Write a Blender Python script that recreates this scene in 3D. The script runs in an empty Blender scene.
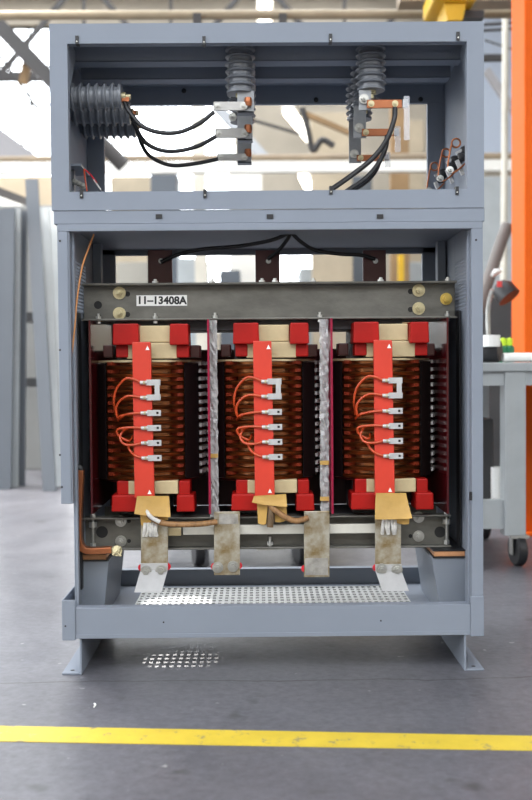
import bpy, bmesh, math, random
from mathutils import Vector, Matrix
random.seed(7)
SC = bpy.context.scene
COL = SC.collection
PI = math.pi

# ------------------------------------------------------------------ camera
CX, CZ, CD, F = -0.0344, 0.8621, 2.8322, 1007.3
PIT, YAW, ROL = -0.0312, -0.0071, -0.0081
def _rows():
    def ap(v):
        x, y, z = v
        c, s = math.cos(YAW), math.sin(YAW); x, y = c*x+s*y, -s*x+c*y
        c, s = math.cos(PIT), math.sin(PIT); y, z = c*y+s*z, -s*y+c*z
        c, s = math.cos(ROL), math.sin(ROL); x, z = c*x+s*z, -s*x+c*z
        return x, y, z
    ex, ey, ez = ap((1,0,0)), ap((0,1,0)), ap((0,0,1))
    return [Vector((ex[i], ey[i], ez[i])) for i in range(3)]
RIGHT, FWD, UP = _rows()
CAM = Vector((CX, -CD, CZ))
def P(u, v, Y):
    """the point of the place at depth Y that the photograph shows at (u, v)"""
    d = RIGHT*((u-266)/F) + FWD + UP*((400-v)/F)
    return CAM + d*((Y+CD)/d.y)
def G(u, v, z=0.0):
    d = RIGHT*((u-266)/F) + FWD + UP*((400-v)/F)
    return CAM + d*((z-CZ)/d.z)
def R4(u0, v0, u1, v1, Y):
    a, b = P(u0, v1, Y), P(u1, v0, Y)
    return a.x, b.x, a.z, b.z

cd = bpy.data.cameras.new('camera'); co = bpy.data.objects.new('camera', cd); COL.objects.link(co)
co.matrix_world = Matrix(((RIGHT.x, UP.x, -FWD.x, CAM.x), (RIGHT.y, UP.y, -FWD.y, CAM.y), (RIGHT.z, UP.z, -FWD.z, CAM.z), (0,0,0,1)))
cd.sensor_fit = 'VERTICAL'; cd.sensor_height = 36; cd.sensor_width = 24; cd.lens = F*36/800
cd.clip_start = .05; cd.clip_end = 200
cd.dof.use_dof = True; cd.dof.focus_distance = CD+.12; cd.dof.aperture_fstop = 2.6
SC.camera = co

# ------------------------------------------------------------------ materials
MATS = {}
def mat(name, col, rough=.5, metal=0, noise=0, scale=8, col2=None, bump=0, bscale=40, stretch=(1,1,1), spec=.5, emit=0, alpha=1, trans=0, coat=0):
    if name in MATS: return MATS[name]
    m = bpy.data.materials.new(name); m.use_nodes = True
    nt = m.node_tree; b = nt.nodes['Principled BSDF']
    b.inputs['Base Color'].default_value = (*col, 1); b.inputs['Roughness'].default_value = rough
    b.inputs['Metallic'].default_value = metal; b.inputs['Specular IOR Level'].default_value = spec
    b.inputs['Alpha'].default_value = alpha; b.inputs['Transmission Weight'].default_value = trans
    b.inputs['Coat Weight'].default_value = coat
    if emit:
        b.inputs['Emission Color'].default_value = (*col, 1); b.inputs['Emission Strength'].default_value = emit
    tc = nt.nodes.new('ShaderNodeTexCoord'); mp = nt.nodes.new('ShaderNodeMapping')
    mp.inputs['Scale'].default_value = stretch
    nt.links.new(tc.outputs['Object'], mp.inputs['Vector'])
    if noise:
        n = nt.nodes.new('ShaderNodeTexNoise'); n.inputs['Scale'].default_value = scale; n.inputs['Detail'].default_value = 6; n.inputs['Roughness'].default_value = .62
        nt.links.new(mp.outputs['Vector'], n.inputs['Vector'])
        r = nt.nodes.new('ShaderNodeValToRGB'); r.color_ramp.elements[0].position = .34; r.color_ramp.elements[1].position = .66
        c2 = col2 or tuple(c*(1-noise) for c in col)
        r.color_ramp.elements[0].color = (*c2, 1); r.color_ramp.elements[1].color = (*col, 1)
        nt.links.new(n.outputs['Fac'], r.inputs['Fac']); nt.links.new(r.outputs['Color'], b.inputs['Base Color'])
    if bump:
        n2 = nt.nodes.new('ShaderNodeTexNoise'); n2.inputs['Scale'].default_value = bscale; n2.inputs['Detail'].default_value = 4
        nt.links.new(mp.outputs['Vector'], n2.inputs['Vector'])
        bp = nt.nodes.new('ShaderNodeBump'); bp.inputs['Strength'].default_value = bump; bp.inputs['Distance'].default_value = .01
        nt.links.new(n2.outputs['Fac'], bp.inputs['Height']); nt.links.new(bp.outputs['Normal'], b.inputs['Normal'])
    MATS[name] = m
    return m

PAINT  = mat('grey_paint', (.232,.260,.308), .55, noise=.06, scale=3, spec=.15)
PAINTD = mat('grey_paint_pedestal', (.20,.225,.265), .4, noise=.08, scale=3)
CLAMP  = mat('dull_steel', (.17,.165,.145), .45, .4, noise=.35, scale=9, bump=.06, bscale=60, stretch=(1,1,2))
LAM    = mat('core_lamination', (.07,.07,.075), .5, .4, noise=.3, scale=14, stretch=(1,30,1))
COPPERW= mat('varnished_copper', (.50,.185,.062), .30, .9, noise=.75, scale=16, stretch=(1,1,9), coat=.4)
COPPER = mat('copper', (.42,.145,.06), .36, .6, noise=.3, scale=14)
COPPERP= mat('copper_pad', (.62,.30,.14), .5, .1, noise=.3, scale=18)
REDC   = mat('copper_red_comb', (.24,.035,.014), .35, noise=.4, scale=30)
GLINTC  = mat('grey_glint_comb', (.50,.48,.47), .35, noise=.2, scale=20)  # pale tone standing in for zigzag reflections beside the coils
RED    = mat('red_block', (.40,.007,.004), .5, spec=.25, noise=.25, scale=10)
REDD   = mat('dark_red_spacer', (.06,.010,.008), .4, noise=.3, scale=18)
ORANGE = mat('tap_bar_red', (.64,.045,.022), .42, noise=.14, scale=9, stretch=(1,1,.6))
WIRE   = mat('orange_wire', (.50,.06,.012), .4)
CREAM  = mat('cream_block', (.58,.47,.27), .55, noise=.18, scale=14)
PAPER  = mat('kraft_paper', (.58,.35,.09), .6, noise=.25, scale=9, bump=.25, bscale=25)
BARR   = mat('red_barrier', (.06,.003,.005), .14, spec=.5, noise=.15, scale=6)
BARRP  = mat('pink_barrier', (.27,.010,.04), .32, spec=.3, noise=.12, scale=6)
TIN    = mat('tinned_bar', (.46,.45,.43), .42, .5, noise=.18, scale=12)
TARN   = mat('tarnished_bar', (.52,.50,.43), .4, .5, noise=.6, scale=19, col2=(.21,.13,.025), bump=.15, bscale=30)
SILVER = mat('plated_lug', (.58,.58,.58), .4, .4, noise=.1, scale=30)
BOLT   = mat('zinc_bolt', (.55,.55,.52), .35, .8, noise=.25, scale=40)
BRASS  = mat('brass_washer', (.62,.55,.34), .4, .6, noise=.25, scale=40)
DARK   = mat('black_rubber', (.012,.012,.014), .45)
HOLE   = mat('dark_recess', (.015,.015,.015), .8)
HANG   = mat('hanger_grey', (.30,.315,.33), .45, noise=.15, scale=20)
INSUL  = mat('grey_insulator', (.165,.178,.20), .3, noise=.06, scale=10)
PLAS   = mat('clear_plastic', (.62,.62,.62), .16, noise=.3, scale=26, bump=.9, bscale=38, alpha=.55, coat=.6)
PLATE  = mat('perspex_tag', (.85,.88,.93), .1, alpha=.28, coat=.5)
WHITE  = mat('white_sticker', (.85,.85,.82), .5)
INK    = mat('black_ink', (.015,.015,.015), .6)
MAROON = mat('maroon_plate', (.085,.022,.026), .4, noise=.2, scale=12)
ROPE   = mat('taped_lead', (.36,.19,.075), .6, noise=.45, scale=40, stretch=(3,1,1))
WHITEC = mat('white_braid', (.72,.70,.66), .55, noise=.35, scale=60)
BEIGE  = mat('beige_rail', (.62,.60,.53), .5, noise=.15, scale=12)
REDW   = mat('red_washer', (.72,.02,.04), .4)
YELLOW = mat('yellow_steel', (.80,.48,.02), .5, noise=.15, scale=4)
ORCOL  = mat('orange_column', (.80,.125,.004), .6, spec=.2, noise=.08, scale=3)
BENCH  = mat('bench_grey', (.42,.45,.46), .5, noise=.15, scale=5)
CREAMP = mat('cream_pipe', (.72,.68,.58), .5, noise=.12, scale=5)
RUSTY  = mat('brown_rail', (.36,.28,.19), .6, noise=.3, scale=3)
WBEAM  = mat('white_beam', (.86,.84,.78), .5, noise=.08, scale=2)
TRUSS  = mat('truss_steel', (.05,.046,.045), .6, noise=.25, scale=4)
WALLM  = mat('wall_beige', (.52,.46,.37), .8, noise=.2, scale=.8)
ROOFM  = mat('roof_sheet', (.36,.35,.36), .7, noise=.15, scale=.7)
DKMACH = mat('dark_machine', (.05,.05,.052), .5, noise=.3, scale=3)
RUST   = mat('rust_sheet', (.40,.25,.12), .7, noise=.5, scale=1.6)
TANM   = mat('tan_sheet', (.55,.46,.33), .7, noise=.3, scale=1.2)
PANELB = mat('blue_grey_panel', (.24,.275,.31), .35, .2, noise=.08, scale=2)
PANELC = mat('cream_panel', (.40,.375,.32), .6, noise=.08, scale=2)
PANELG = mat('mid_grey_panel', (.10,.115,.135), .5, noise=.1, scale=2)
LAMPM  = mat('lamp_tube', (1,.95,.85), .4, emit=6)
LIME   = mat('lime_plastic', (.55,.75,.03), .4)
GREEN  = mat('green_paint', (.02,.16,.07), .5)
REDP   = mat('red_plastic', (.6,.03,.03), .4)

def glass_mat():
    m = bpy.data.materials.new('window_glass'); m.use_nodes = True
    nt = m.node_tree; nt.nodes.clear()
    o = nt.nodes.new('ShaderNodeOutputMaterial'); t = nt.nodes.new('ShaderNodeBsdfTransparent'); g = nt.nodes.new('ShaderNodeBsdfGlossy')
    g.inputs['Roughness'].default_value = .1; mx = nt.nodes.new('ShaderNodeMixShader'); mx.inputs['Fac'].default_value = .08
    nt.links.new(t.outputs[0], mx.inputs[1]); nt.links.new(g.outputs[0], mx.inputs[2]); nt.links.new(mx.outputs[0], o.inputs['Surface'])
    return m
GLASS = glass_mat()

def floor_mat():
    m = bpy.data.materials.new('concrete_floor'); m.use_nodes = True
    nt = m.node_tree; b = nt.nodes['Principled BSDF']; L = nt.links.new
    tc = nt.nodes.new('ShaderNodeTexCoord')
    def noise(s, d=6, r=.6, vec=None):
        n = nt.nodes.new('ShaderNodeTexNoise'); n.inputs['Scale'].default_value = s; n.inputs['Detail'].default_value = d; n.inputs['Roughness'].default_value = r
        L(vec or tc.outputs['Object'], n.inputs['Vector']); return n
    def ramp(src, a, ca, e, ce):
        r = nt.nodes.new('ShaderNodeValToRGB'); r.color_ramp.elements[0].position = a; r.color_ramp.elements[1].position = e
        r.color_ramp.elements[0].color = (*ca,1); r.color_ramp.elements[1].color = (*ce,1); L(src, r.inputs['Fac']); return r
    def mix(f, a, c):
        x = nt.nodes.new('ShaderNodeMix'); x.data_type = 'RGBA'; L(f, x.inputs[0]); L(a, x.inputs[6])
        if isinstance(c, tuple): x.inputs[7].default_value = (*c,1)
        else: L(c, x.inputs[7])
        return x.outputs[2]
    base = ramp(noise(1.7).outputs['Fac'], .3, (.101,.100,.114), .7, (.160,.159,.178))
    fine = ramp(noise(38, 8, .7).outputs['Fac'], .30, (.66,.66,.66), .72, (1.2,1.2,1.2))
    mu = nt.nodes.new('ShaderNodeMix'); mu.data_type = 'RGBA'; mu.blend_type = 'MULTIPLY'; mu.inputs[0].default_value = 1
    L(base.outputs[0], mu.inputs[6]); L(fine.outputs[0], mu.inputs[7])
    spk = ramp(noise(22, 2, .5).outputs['Fac'], .72, (0,0,0), .76, (1,1,1))
    c1 = mix(spk.outputs[0], mu.outputs[2], (.30,.30,.30))
    # dark scuffs and a hairline crack that runs across the floor just in front of the cabinet
    dk = ramp(noise(6, 3, .55).outputs['Fac'], .30, (1,1,1), .37, (0,0,0))
    c2 = mix(dk.outputs[0], c1, (.066,.066,.069))
    sep = nt.nodes.new('ShaderNodeSeparateXYZ'); L(tc.outputs['Object'], sep.inputs[0])
    wob = noise(3.2, 5, .6)
    def math_(op, a, v=None, w=None):
        n = nt.nodes.new('ShaderNodeMath'); n.operation = op
        for i, q in enumerate((a, v, w)):
            if q is None: continue
            if isinstance(q, (int, float)): n.inputs[i].default_value = q
            else: L(q, n.inputs[i])
        return n.outputs[0]
    y = math_('ADD', sep.outputs['Y'], math_('MULTIPLY', wob.outputs['Fac'], .07))
    dist = math_('ABSOLUTE', math_('ADD', y, .035))
    crack = math_('LESS_THAN', dist, .0034)
    c3 = mix(crack, c2, (.05,.05,.05))
    L(c3, b.inputs['Base Color'])
    rr = ramp(noise(4).outputs['Fac'], .3, (.30,.30,.30), .7, (.44,.44,.44)); L(rr.outputs[0], b.inputs['Roughness'])
    bp = nt.nodes.new('ShaderNodeBump'); bp.inputs['Strength'].default_value = .12; bp.inputs['Distance'].default_value = .004
    L(noise(60, 4).outputs['Fac'], bp.inputs['Height']); L(bp.outputs[0], b.inputs['Normal'])
    return m
FLOORM = floor_mat()

def tape_mat():
    m = mat('yellow_tape', (.70,.52,.045), .5, noise=.12, scale=12)
    nt = m.node_tree; b = nt.nodes['Principled BSDF']
    src = b.inputs['Base Color'].links[0].from_socket
    tc = nt.nodes.new('ShaderNodeTexCoord'); n = nt.nodes.new('ShaderNodeTexNoise'); n.inputs['Scale'].default_value = 17; n.inputs['Detail'].default_value = 8; n.inputs['Roughness'].default_value = .75
    nt.links.new(tc.outputs['Object'], n.inputs['Vector'])
    r = nt.nodes.new('ShaderNodeValToRGB'); r.color_ramp.elements[0].position = .57; r.color_ramp.elements[1].position = .63
    nt.links.new(n.outputs['Fac'], r.inputs['Fac'])
    x = nt.nodes.new('ShaderNodeMix'); x.data_type = 'RGBA'; nt.links.new(r.outputs['Color'], x.inputs[0]); nt.links.new(src, x.inputs[6]); x.inputs[7].default_value = (.33,.27,.12,1)
    nt.links.new(x.outputs[2], b.inputs['Base Color'])
    return m
TAPE = tape_mat()

# ------------------------------------------------------------------ mesh helpers
def crom(pts, n=8):
    pts = [Vector(p) for p in pts]; out = []
    for i in range(len(pts)-1):
        p0 = pts[i-1] if i else pts[0]*2-pts[1]; p1 = pts[i]; p2 = pts[i+1]
        p3 = pts[i+2] if i+2 < len(pts) else pts[-1]*2-pts[-2]
        for k in range(n):
            t = k/n
            out.append(.5*((2*p1)+(p2-p0)*t+(2*p0-5*p1+4*p2-p3)*t*t+(3*p1-p0-3*p2+p3)*t**3))
    out.append(pts[-1]); return out
def frame(d):
    d = Vector(d).normalized(); a = Vector((0,0,1)) if abs(d.z) < .9 else Vector((1,0,0))
    u = d.cross(a).normalized(); return u, d.cross(u).normalized(), d

class MB:
    def __init__(s): s.v = []; s.f = []
    def add(s, vs, fs):
        o = len(s.v); s.v += [Vector(p) for p in vs]; s.f += [[i+o for i in f] for f in fs]; return s
    def box(s, x0, x1, y0, y1, z0, z1):
        if x0 > x1: x0, x1 = x1, x0
        if z0 > z1: z0, z1 = z1, z0
        if y0 > y1: y0, y1 = y1, y0
        vs = [(x,y,z) for z in (z0,z1) for y in (y0,y1) for x in (x0,x1)]
        return s.add(vs, [(0,2,3,1),(4,5,7,6),(0,1,5,4),(2,6,7,3),(0,4,6,2),(1,3,7,5)])
    def pbox(s, u0, v0, u1, v1, Y, d):
        x0, x1, z0, z1 = R4(u0, v0, u1, v1, Y); return s.box(x0, x1, Y, Y+d, z0, z1)
    def bar(s, a, b, w, h):
        a, b = Vector(a), Vector(b); u, v, d = frame(b-a)
        vs = [p+u*i*w/2+v*j*h/2 for p in (a,b) for i, j in ((-1,-1),(1,-1),(1,1),(-1,1))]
        return s.add(vs, [(3,2,1,0),(4,5,6,7),(0,1,5,4),(1,2,6,5),(2,3,7,6),(3,0,4,7)])
    def lathe(s, prof, o, d, n=24):
        o = Vector(o); u, v, d = frame(d); vs = []; m = len(prof)
        for k in range(n):
            a = 2*PI*k/n
            for r, t in prof: vs.append(o+d*t+(u*math.cos(a)+v*math.sin(a))*r)
        fs = [(k*m+i, k*m+i+1, ((k+1)%n)*m+i+1, ((k+1)%n)*m+i) for k in range(n) for i in range(m-1)]
        if prof[0][0] > 1e-6: fs.append([k*m for k in range(n)])
        if prof[-1][0] > 1e-6: fs.append([k*m+m-1 for k in range(n)][::-1])
        return s.add(vs, fs)
    def cyl(s, a, b, r, n=16):
        a, b = Vector(a), Vector(b); return s.lathe([(r,0),(r,(b-a).length)], a, b-a, n)
    def tube(s, pts, r, n=8, smooth=8, rb=None):
        pts = crom(pts, smooth) if smooth else [Vector(p) for p in pts]
        vs = []; m = len(pts); u = None
        for i, p in enumerate(pts):
            t = (pts[min(i+1,m-1)]-pts[max(i-1,0)]).normalized()
            if u is None: u = frame(t)[0]
            u = (u-t*u.dot(t)).normalized(); w = t.cross(u)
            rr = r if rb is None else r+(rb-r)*i/(m-1)
            for k in range(n):
                a = 2*PI*k/n; vs.append(p+(u*math.cos(a)+w*math.sin(a))*rr)
        fs = [(i*n+k, i*n+(k+1)%n, (i+1)*n+(k+1)%n, (i+1)*n+k) for i in range(m-1) for k in range(n)]
        fs += [list(range(n))[::-1], [(m-1)*n+k for k in range(n)]]
        return s.add(vs, fs)
    def torus(s, c, axis, R, r, n=24, k=8):
        u, v, d = frame(axis); c = Vector(c); vs = []
        for i in range(n):
            a = 2*PI*i/n; e = u*math.cos(a)+v*math.sin(a)
            for j in range(k):
                b = 2*PI*j/k; vs.append(c+e*(R+r*math.cos(b))+d*r*math.sin(b))
        return s.add(vs, [(i*k+j, ((i+1)%n)*k+j, ((i+1)%n)*k+(j+1)%k, i*k+(j+1)%k) for i in range(n) for j in range(k)])
    def prism(s, poly, d):
        poly = [Vector(p) for p in poly]; d = Vector(d); n = len(poly)
        return s.add(poly+[p+d for p in poly], [list(range(n))[::-1], [n+i for i in range(n)]]+[(i,(i+1)%n,n+(i+1)%n,n+i) for i in range(n)])
    def ribbon(s, pts, wdir, w, t):
        """a bent flat bar: centre line pts, width along wdir, thickness t"""
        pts = [Vector(p) for p in pts]; wd = Vector(wdir).normalized(); vs = []; m = len(pts)
        for i, p in enumerate(pts):
            d = (pts[min(i+1,m-1)]-pts[max(i-1,0)]).normalized(); nrm = d.cross(wd).normalized()
            for a, b in ((-1,-1),(1,-1),(1,1),(-1,1)): vs.append(p+wd*a*w/2+nrm*b*t/2)
        fs = [(i*4+k, i*4+(k+1)%4, (i+1)*4+(k+1)%4, (i+1)*4+k) for i in range(m-1) for k in range(4)]+[(3,2,1,0),tuple((m-1)*4+k for k in range(4))]
        return s.add(vs, fs)
    def perf(s, o, du, dv, nu, nv, t, hole=.55):
        """perforated sheet: nu x nv square cells each with a hole, thickness t along du x dv"""
        o, du, dv = Vector(o), Vector(du), Vector(dv); nn = du.cross(dv).normalized()*t; a = (1-hole)/2; b = 1-a
        for i in range(nu):
            for j in range(nv):
                vs = [o+du*(i+x)+dv*(j+y)+q for q in (Vector((0,0,0)), nn) for x, y in ((0,0),(1,0),(1,1),(0,1),(a,a),(b,a),(b,b),(a,b))]
                fs = []
                for k in range(4):
                    l = (k+1)%4; fs += [(k,l,4+l,4+k), (12+k,12+l,8+l,8+k), (4+k,4+l,12+l,12+k)]
                s.add(vs, fs)
        return s
    def hexbolt(s, p, d, r, h, washer=1.55):
        u, v, d = frame(d); p = Vector(p)
        s.lathe([(r*washer,0),(r*washer,h*.25),(0,h*.25)], p, d, 18)
        s.prism([p+d*h*.25+(u*math.cos(k*PI/3)+v*math.sin(k*PI/3))*r for k in range(6)], d*h*.6)
        s.cyl(p+d*h*.8, p+d*h*1.25, r*.5, 10); return s
    def build(s, name, m, parent=None, bevel=0, smooth=False, origin=None):
        me = bpy.data.meshes.new(name)
        if origin is None:
            if parent is not None: origin = ORG[parent.name]
            else:
                xs = [p.x for p in s.v]; ys = [p.y for p in s.v]; zs = [p.z for p in s.v]
                origin = Vector(((min(xs)+max(xs))/2, (min(ys)+max(ys))/2, min(zs)))
        me.from_pydata([tuple(p-origin) for p in s.v], [], s.f)
        bm = bmesh.new(); bm.from_mesh(me); bmesh.ops.recalc_face_normals(bm, faces=bm.faces); bm.to_mesh(me); bm.free()
        me.materials.append(m)
        o = bpy.data.objects.new(name, me); COL.objects.link(o); ORG[o.name] = origin
        if parent is not None: o.parent = parent
        else: o.location = origin
        if smooth:
            for p in me.polygons: p.use_smooth = True
            try: me.set_sharp_from_angle(angle=math.radians(40))
            except Exception: pass
        if bevel:
            b = o.modifiers.new('bevel', 'BEVEL'); b.width = bevel; b.segments = 2; b.limit_method = 'ANGLE'
        return o
ORG = {}
def tag(o, label, cat, group=None):
    o['label'] = label; o['category'] = cat
    if group: o['group'] = group
    return o
def thing(name, loc, label, cat, group=None):
    o = bpy.data.objects.new(name, None); COL.objects.link(o); o.location = loc; o.empty_display_size = .05
    ORG[o.name] = Vector(loc); return tag(o, label, cat, group)
def struct(o): o['kind'] = 'structure'; return o
def copy_tree(o, parent=None):
    c = o.copy(); COL.objects.link(c)
    if parent is not None: c.parent = parent
    for ch in list(o.children): copy_tree(ch, c)
    return c
def dup(o, off, label, group=None):
    c = copy_tree(o); c.location = Vector(o.location)+Vector(off); c['label'] = label
    if group: c['group'] = group
    return c

# ================================================================== THE HALL
HX0, HX1, HY0, HY1, HZ = -7.0, 7.0, -9.0, 15.0, 7.4
struct(MB().box(HX0-1, HX1+1, HY0, HY1+.3, -.12, 0).build('floor', FLOORM, origin=Vector((0,0,0))))
def wall_with_openings(name, axis, c, t, a0, a1, z0, z1, ops, m):
    """wall in the plane axis=c, from a0 to a1, with rectangular openings (p0, p1, q0, q1)"""
    mb = MB(); xs = sorted({a0, a1, *[q for o in ops for q in o[:2]]}); zs = sorted({z0, z1, *[q for o in ops for q in o[2:]]})
    for i in range(len(xs)-1):
        for j in range(len(zs)-1):
            mx, mz = (xs[i]+xs[i+1])/2, (zs[j]+zs[j+1])/2
            if any(o[0] < mx < o[1] and o[2] < mz < o[3] for o in ops): continue
            if axis == 'y': mb.box(xs[i], xs[i+1], c, c+t, zs[j], zs[j+1])
            else: mb.box(c, c+t, xs[i], xs[i+1], zs[j], zs[j+1])
    return struct(mb.build(name, m))
back_ops = [(-6.2,-3.3,1.5,3.0),(-3.0,-.4,1.5,3.0),(.0,2.2,1.6,2.9),(-6.2,-3.3,3.5,6.9),(-3.0,-.4,3.5,6.9)]
wall_with_openings('wall_back', 'y', HY1, .25, HX0, HX1, 0, HZ, back_ops, WALLM)
left_ops = [(-8,-4.5,1.2,6.2),(-4,-.5,1.2,6.2),(0,3.5,.1,6.4),(4.2,7.6,.1,6.4),(8.2,11.6,.1,6.4)]
wall_with_openings('wall_left', 'x', HX0-.25, .25, HY0, HY1, 0, HZ, left_ops, WALLM)
wall_with_openings('wall_right', 'x', HX1, .25, HY0, HY1, 0, HZ, [(-7.5,-4,2.5,6)], WALLM)
front_ops = [(-6.6,-2.4,4.6,7.2),(-2.1,2.1,4.6,7.2),(2.4,6.6,4.6,7.2)]
wall_with_openings('wall_front', 'y', HY0-.25, .25, HX0, HX1, 0, HZ, front_ops, WALLM)
wn = 0
def window(axis, c, o, nx, nz):
    global wn; wn += 1
    w = MB(); a0, a1, z0, z1 = o; t = .05
    for i in range(nx+1):
        a = a0+(a1-a0)*i/nx; h = .06 if i in (0,nx) else .03
        if axis == 'y': w.box(a-h/2, a+h/2, c, c+t, z0, z1)
        else: w.box(c, c+t, a-h/2, a+h/2, z0, z1)
    for j in range(nz+1):
        z = z0+(z1-z0)*j/nz; h = .06 if j in (0,nz) else .03
        if axis == 'y': w.box(a0, a1, c, c+t, z-h/2, z+h/2)
        else: w.box(c, c+t, a0, a1, z-h/2, z+h/2)
    fr = struct(w.build('window_%d' % wn, TRUSS if wn % 3 == 1 else WBEAM))
    g = MB()
    if axis == 'y': g.add([(a0,c+t/2,z0),(a1,c+t/2,z0),(a1,c+t/2,z1),(a0,c+t/2,z1)], [(0,1,2,3)])
    else: g.add([(c+t/2,a0,z0),(c+t/2,a1,z0),(c+t/2,a1,z1),(c+t/2,a0,z1)], [(0,1,2,3)])
    g.build('glass_pane', GLASS, fr)
for o in back_ops: window('y', HY1+.1, o, 4, 3 if o[3]-o[2] < 2 else 5)
for o in front_ops: window('y', HY0-.15, o, 5, 5)
for o in left_ops: window('x', HX0-.15, o, 5, 6)
# roof with skylight strips, over the hall behind and above the cabinet; open towards the yard behind the photographer
rf = MB(); ys = [HY0, -8.6, -4.2, 1.6, 4.2, 5.0, 7.6, 8.4, 11.0, 11.8, 14.4, HY1+.3]
for i in range(0, len(ys)-1, 2): rf.box(HX0-.3 if i < 2 or i > 5 else -1.2, HX1+.3, ys[i] if i != 2 else -4.2, ys[i+1], HZ, HZ+.12)
rf.box(HX0-.3, -1.2, -4.2, .9, HZ, HZ+.12); rf.box(HX0-.3, -6.4, .9, 11.0, HZ, HZ+.12)
for i in range(1, len(ys)-1, 2):
    rf.box(HX0-.3, -6.4, ys[i], ys[i+1], HZ, HZ+.12); rf.box(2.5 if i > 1 else 4.5, HX1+.3, ys[i], ys[i+1], HZ, HZ+.12); rf.box(-1.6, -1.2, ys[i], ys[i+1], HZ, HZ+.12)
struct(rf.build('ceiling', ROOFM))

# roof trusses: each one steel truss
def truss(Y, label):
    t = MB(); z0, z1 = 5.6, 7.3
    t.box(HX0, HX1, Y-.06, Y+.06, z1-.14, z1); t.box(HX0, HX1, Y-.06, Y+.06, z0-.07, z0+.07)
    n = 10
    for i in range(n):
        a = HX0+(HX1-HX0)*i/n; b = HX0+(HX1-HX0)*(i+1)/n
        p, q = (z0, z1-.1) if i % 2 == 0 else (z1-.1, z0)
        t.bar((a,Y,p), (b,Y,q), .08, .08); t.bar((a,Y,z0), (a,Y,z1-.1), .05, .05)
    o = t.build('roof_truss', TRUSS); return tag(o, label, 'truss', 'roof trusses')
for Y, lb in ((13.6,'dark steel roof truss against the far end windows'), (9.6,'dark steel roof truss over the middle of the hall')): truss(Y, lb)
# dark diagonal brace in front of the bright glazing at upper left
m_ = MB(); m_.bar(P(-14,12,8.6), P(62,92,8.6), .24, .16)
tag(m_.build('roof_brace', TRUSS), 'thick dark slanting roof brace against the glazing left of the cabinet top', 'beam')
m_ = MB(); m_.bar(P(-4,50,9.2), P(44,118,9.2), .035, .035)
tag(m_.build('tie_rod', TRUSS), 'thin dark slanting tie rod below the thick roof brace', 'rod')
m_ = MB(); m_.bar(P(28,62,8.8), P(23,84,8.8), .09, .09)
tag(m_.build('brace_hanger', RUST), 'short reddish hanger dropping from the thick roof brace', 'bracket')
m_ = MB(); m_.prism([P(-6,124,9.6), P(8,134,9.6), P(40,158,9.6), P(-6,158,9.6)], (0,.1,0))
tag(m_.build('gusset_sheet', ROOFM), 'grey sheet gusset standing on the white beam at the left edge', 'sheet')

# long horizontal members across the hall
def hbeam(name, v0, v1, Y, m, label, cat, x0=-6.9, x1=6.9, flange=True):
    a, b = P(266, v1, Y).z, P(266, v0, Y).z; h = b-a; t = MB()
    if flange:
        t.box(x0, x1, Y+.05, Y+.08, a, b); t.box(x0, x1, Y-.02, Y+.15, a, a+h*.12); t.box(x0, x1, Y-.02, Y+.15, b-h*.12, b)
    else: t.box(x0, x1, Y, Y+.1, a, b)
    return tag(t.build(name, m), label, cat)
hbeam('crane_beam', 161, 172, 8.0, WBEAM, 'white painted steel beam crossing the hall behind the upper cabinet', 'beam', flange=False)
m_ = MB().cyl((-6.9,8.05,P(266,157.5,8.05).z), (6.9,8.05,P(266,157.5,8.05).z), .035, 12)
tag(m_.build('air_pipe', RUSTY), 'thin brown pipe lying along the top of the white beam', 'pipe')
m_ = MB().cyl((-6.9,4.2,P(266,12,4.2).z), (6.9,4.2,P(266,17,4.2).z), .032, 14)
m_.build('p', mat('tan_pipe', (.36,.29,.19), .5, noise=.2, scale=5)); bpy.data.objects['p'].name = 'overhead_pipe'
tag(bpy.data.objects['overhead_pipe'], 'tan overhead pipe running just above the top of the cabinet', 'pipe')
# dark clamps hanging on the pipe
for u, lb in ((197,'dark pipe clamp above the left half of the cabinet top'), (283,'dark pipe clamp beside the bright lamp above the cabinet')):
    m_ = MB().pbox(u-4, 13, u+4, 26, 4.15, .1)
    tag(m_.build('pipe_clamp', TRUSS), lb, 'clamp', 'pipe clamps on the overhead pipe')
# fluorescent lamps, running into the depth of the hall
def lamp(u, v, Y, ln, slope, label, w=.16):
    a = P(u, v, Y); b = a+Vector((slope, ln, 0)); r = thing('strip_light', a, label, 'lamp', 'fluorescent strip lights')
    MB().bar(a+Vector((0,0,.06)), b+Vector((0,0,.06)), w, .05).build('housing', WBEAM, r)
    MB().bar(a, b, w*.7, .05).build('lamp_tube', LAMPM, r)
lamp(265, 4, 7.0, 1.4, 0.0, 'bright strip light glowing just above the cabinet top centre')
lamp(288, 112, 9.2, 3.2, .75, 'bright slanting strip light seen through the upper opening above the white beam')
lamp(303, 176, 10.5, 2.8, .4, 'bright strip light seen through the upper opening below the white beam')

# far-off contents of the hall, seen through the openings
def slab(name, u0, v0, u1, v1, Y, d, m, label, cat, group=None, foot=False):
    x0, x1, z0, z1 = R4(u0, v0, u1, v1, Y)
    if foot: z0 = 0
    return tag(MB().box(x0, x1, Y, Y+d, z0, z1).build(name, m, bevel=.01), label, cat, group)
def rack(u0, v0, u1, Y, d, label, m, nsh=4):
    x0, x1, z0, z1 = R4(u0, v0, u1, v0+5, Y); r = thing('storage_rack', ((x0+x1)/2, Y+d/2, 0), label, 'shelf')
    for x in (x0, x1):
        for y in (Y, Y+d): MB().box(x-.03, x+.03, y-.03, y+.03, 0, z1).build('upright', m, r)
    for k in range(nsh): z = .15+(z1-.2)*k/(nsh-1); MB().box(x0, x1, Y, Y+d, z, z+.05).build('shelf_board', m, r)
    return x0, x1, z1
slab('cladding_panel', 478, 16, 560, 158, 13.0, .1, mat('pale_blue_sheet', (.55,.62,.74), .6, noise=.1, scale=.6), 'large pale blue grey panel high on the wall behind the cream pipe', 'panel')
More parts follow.
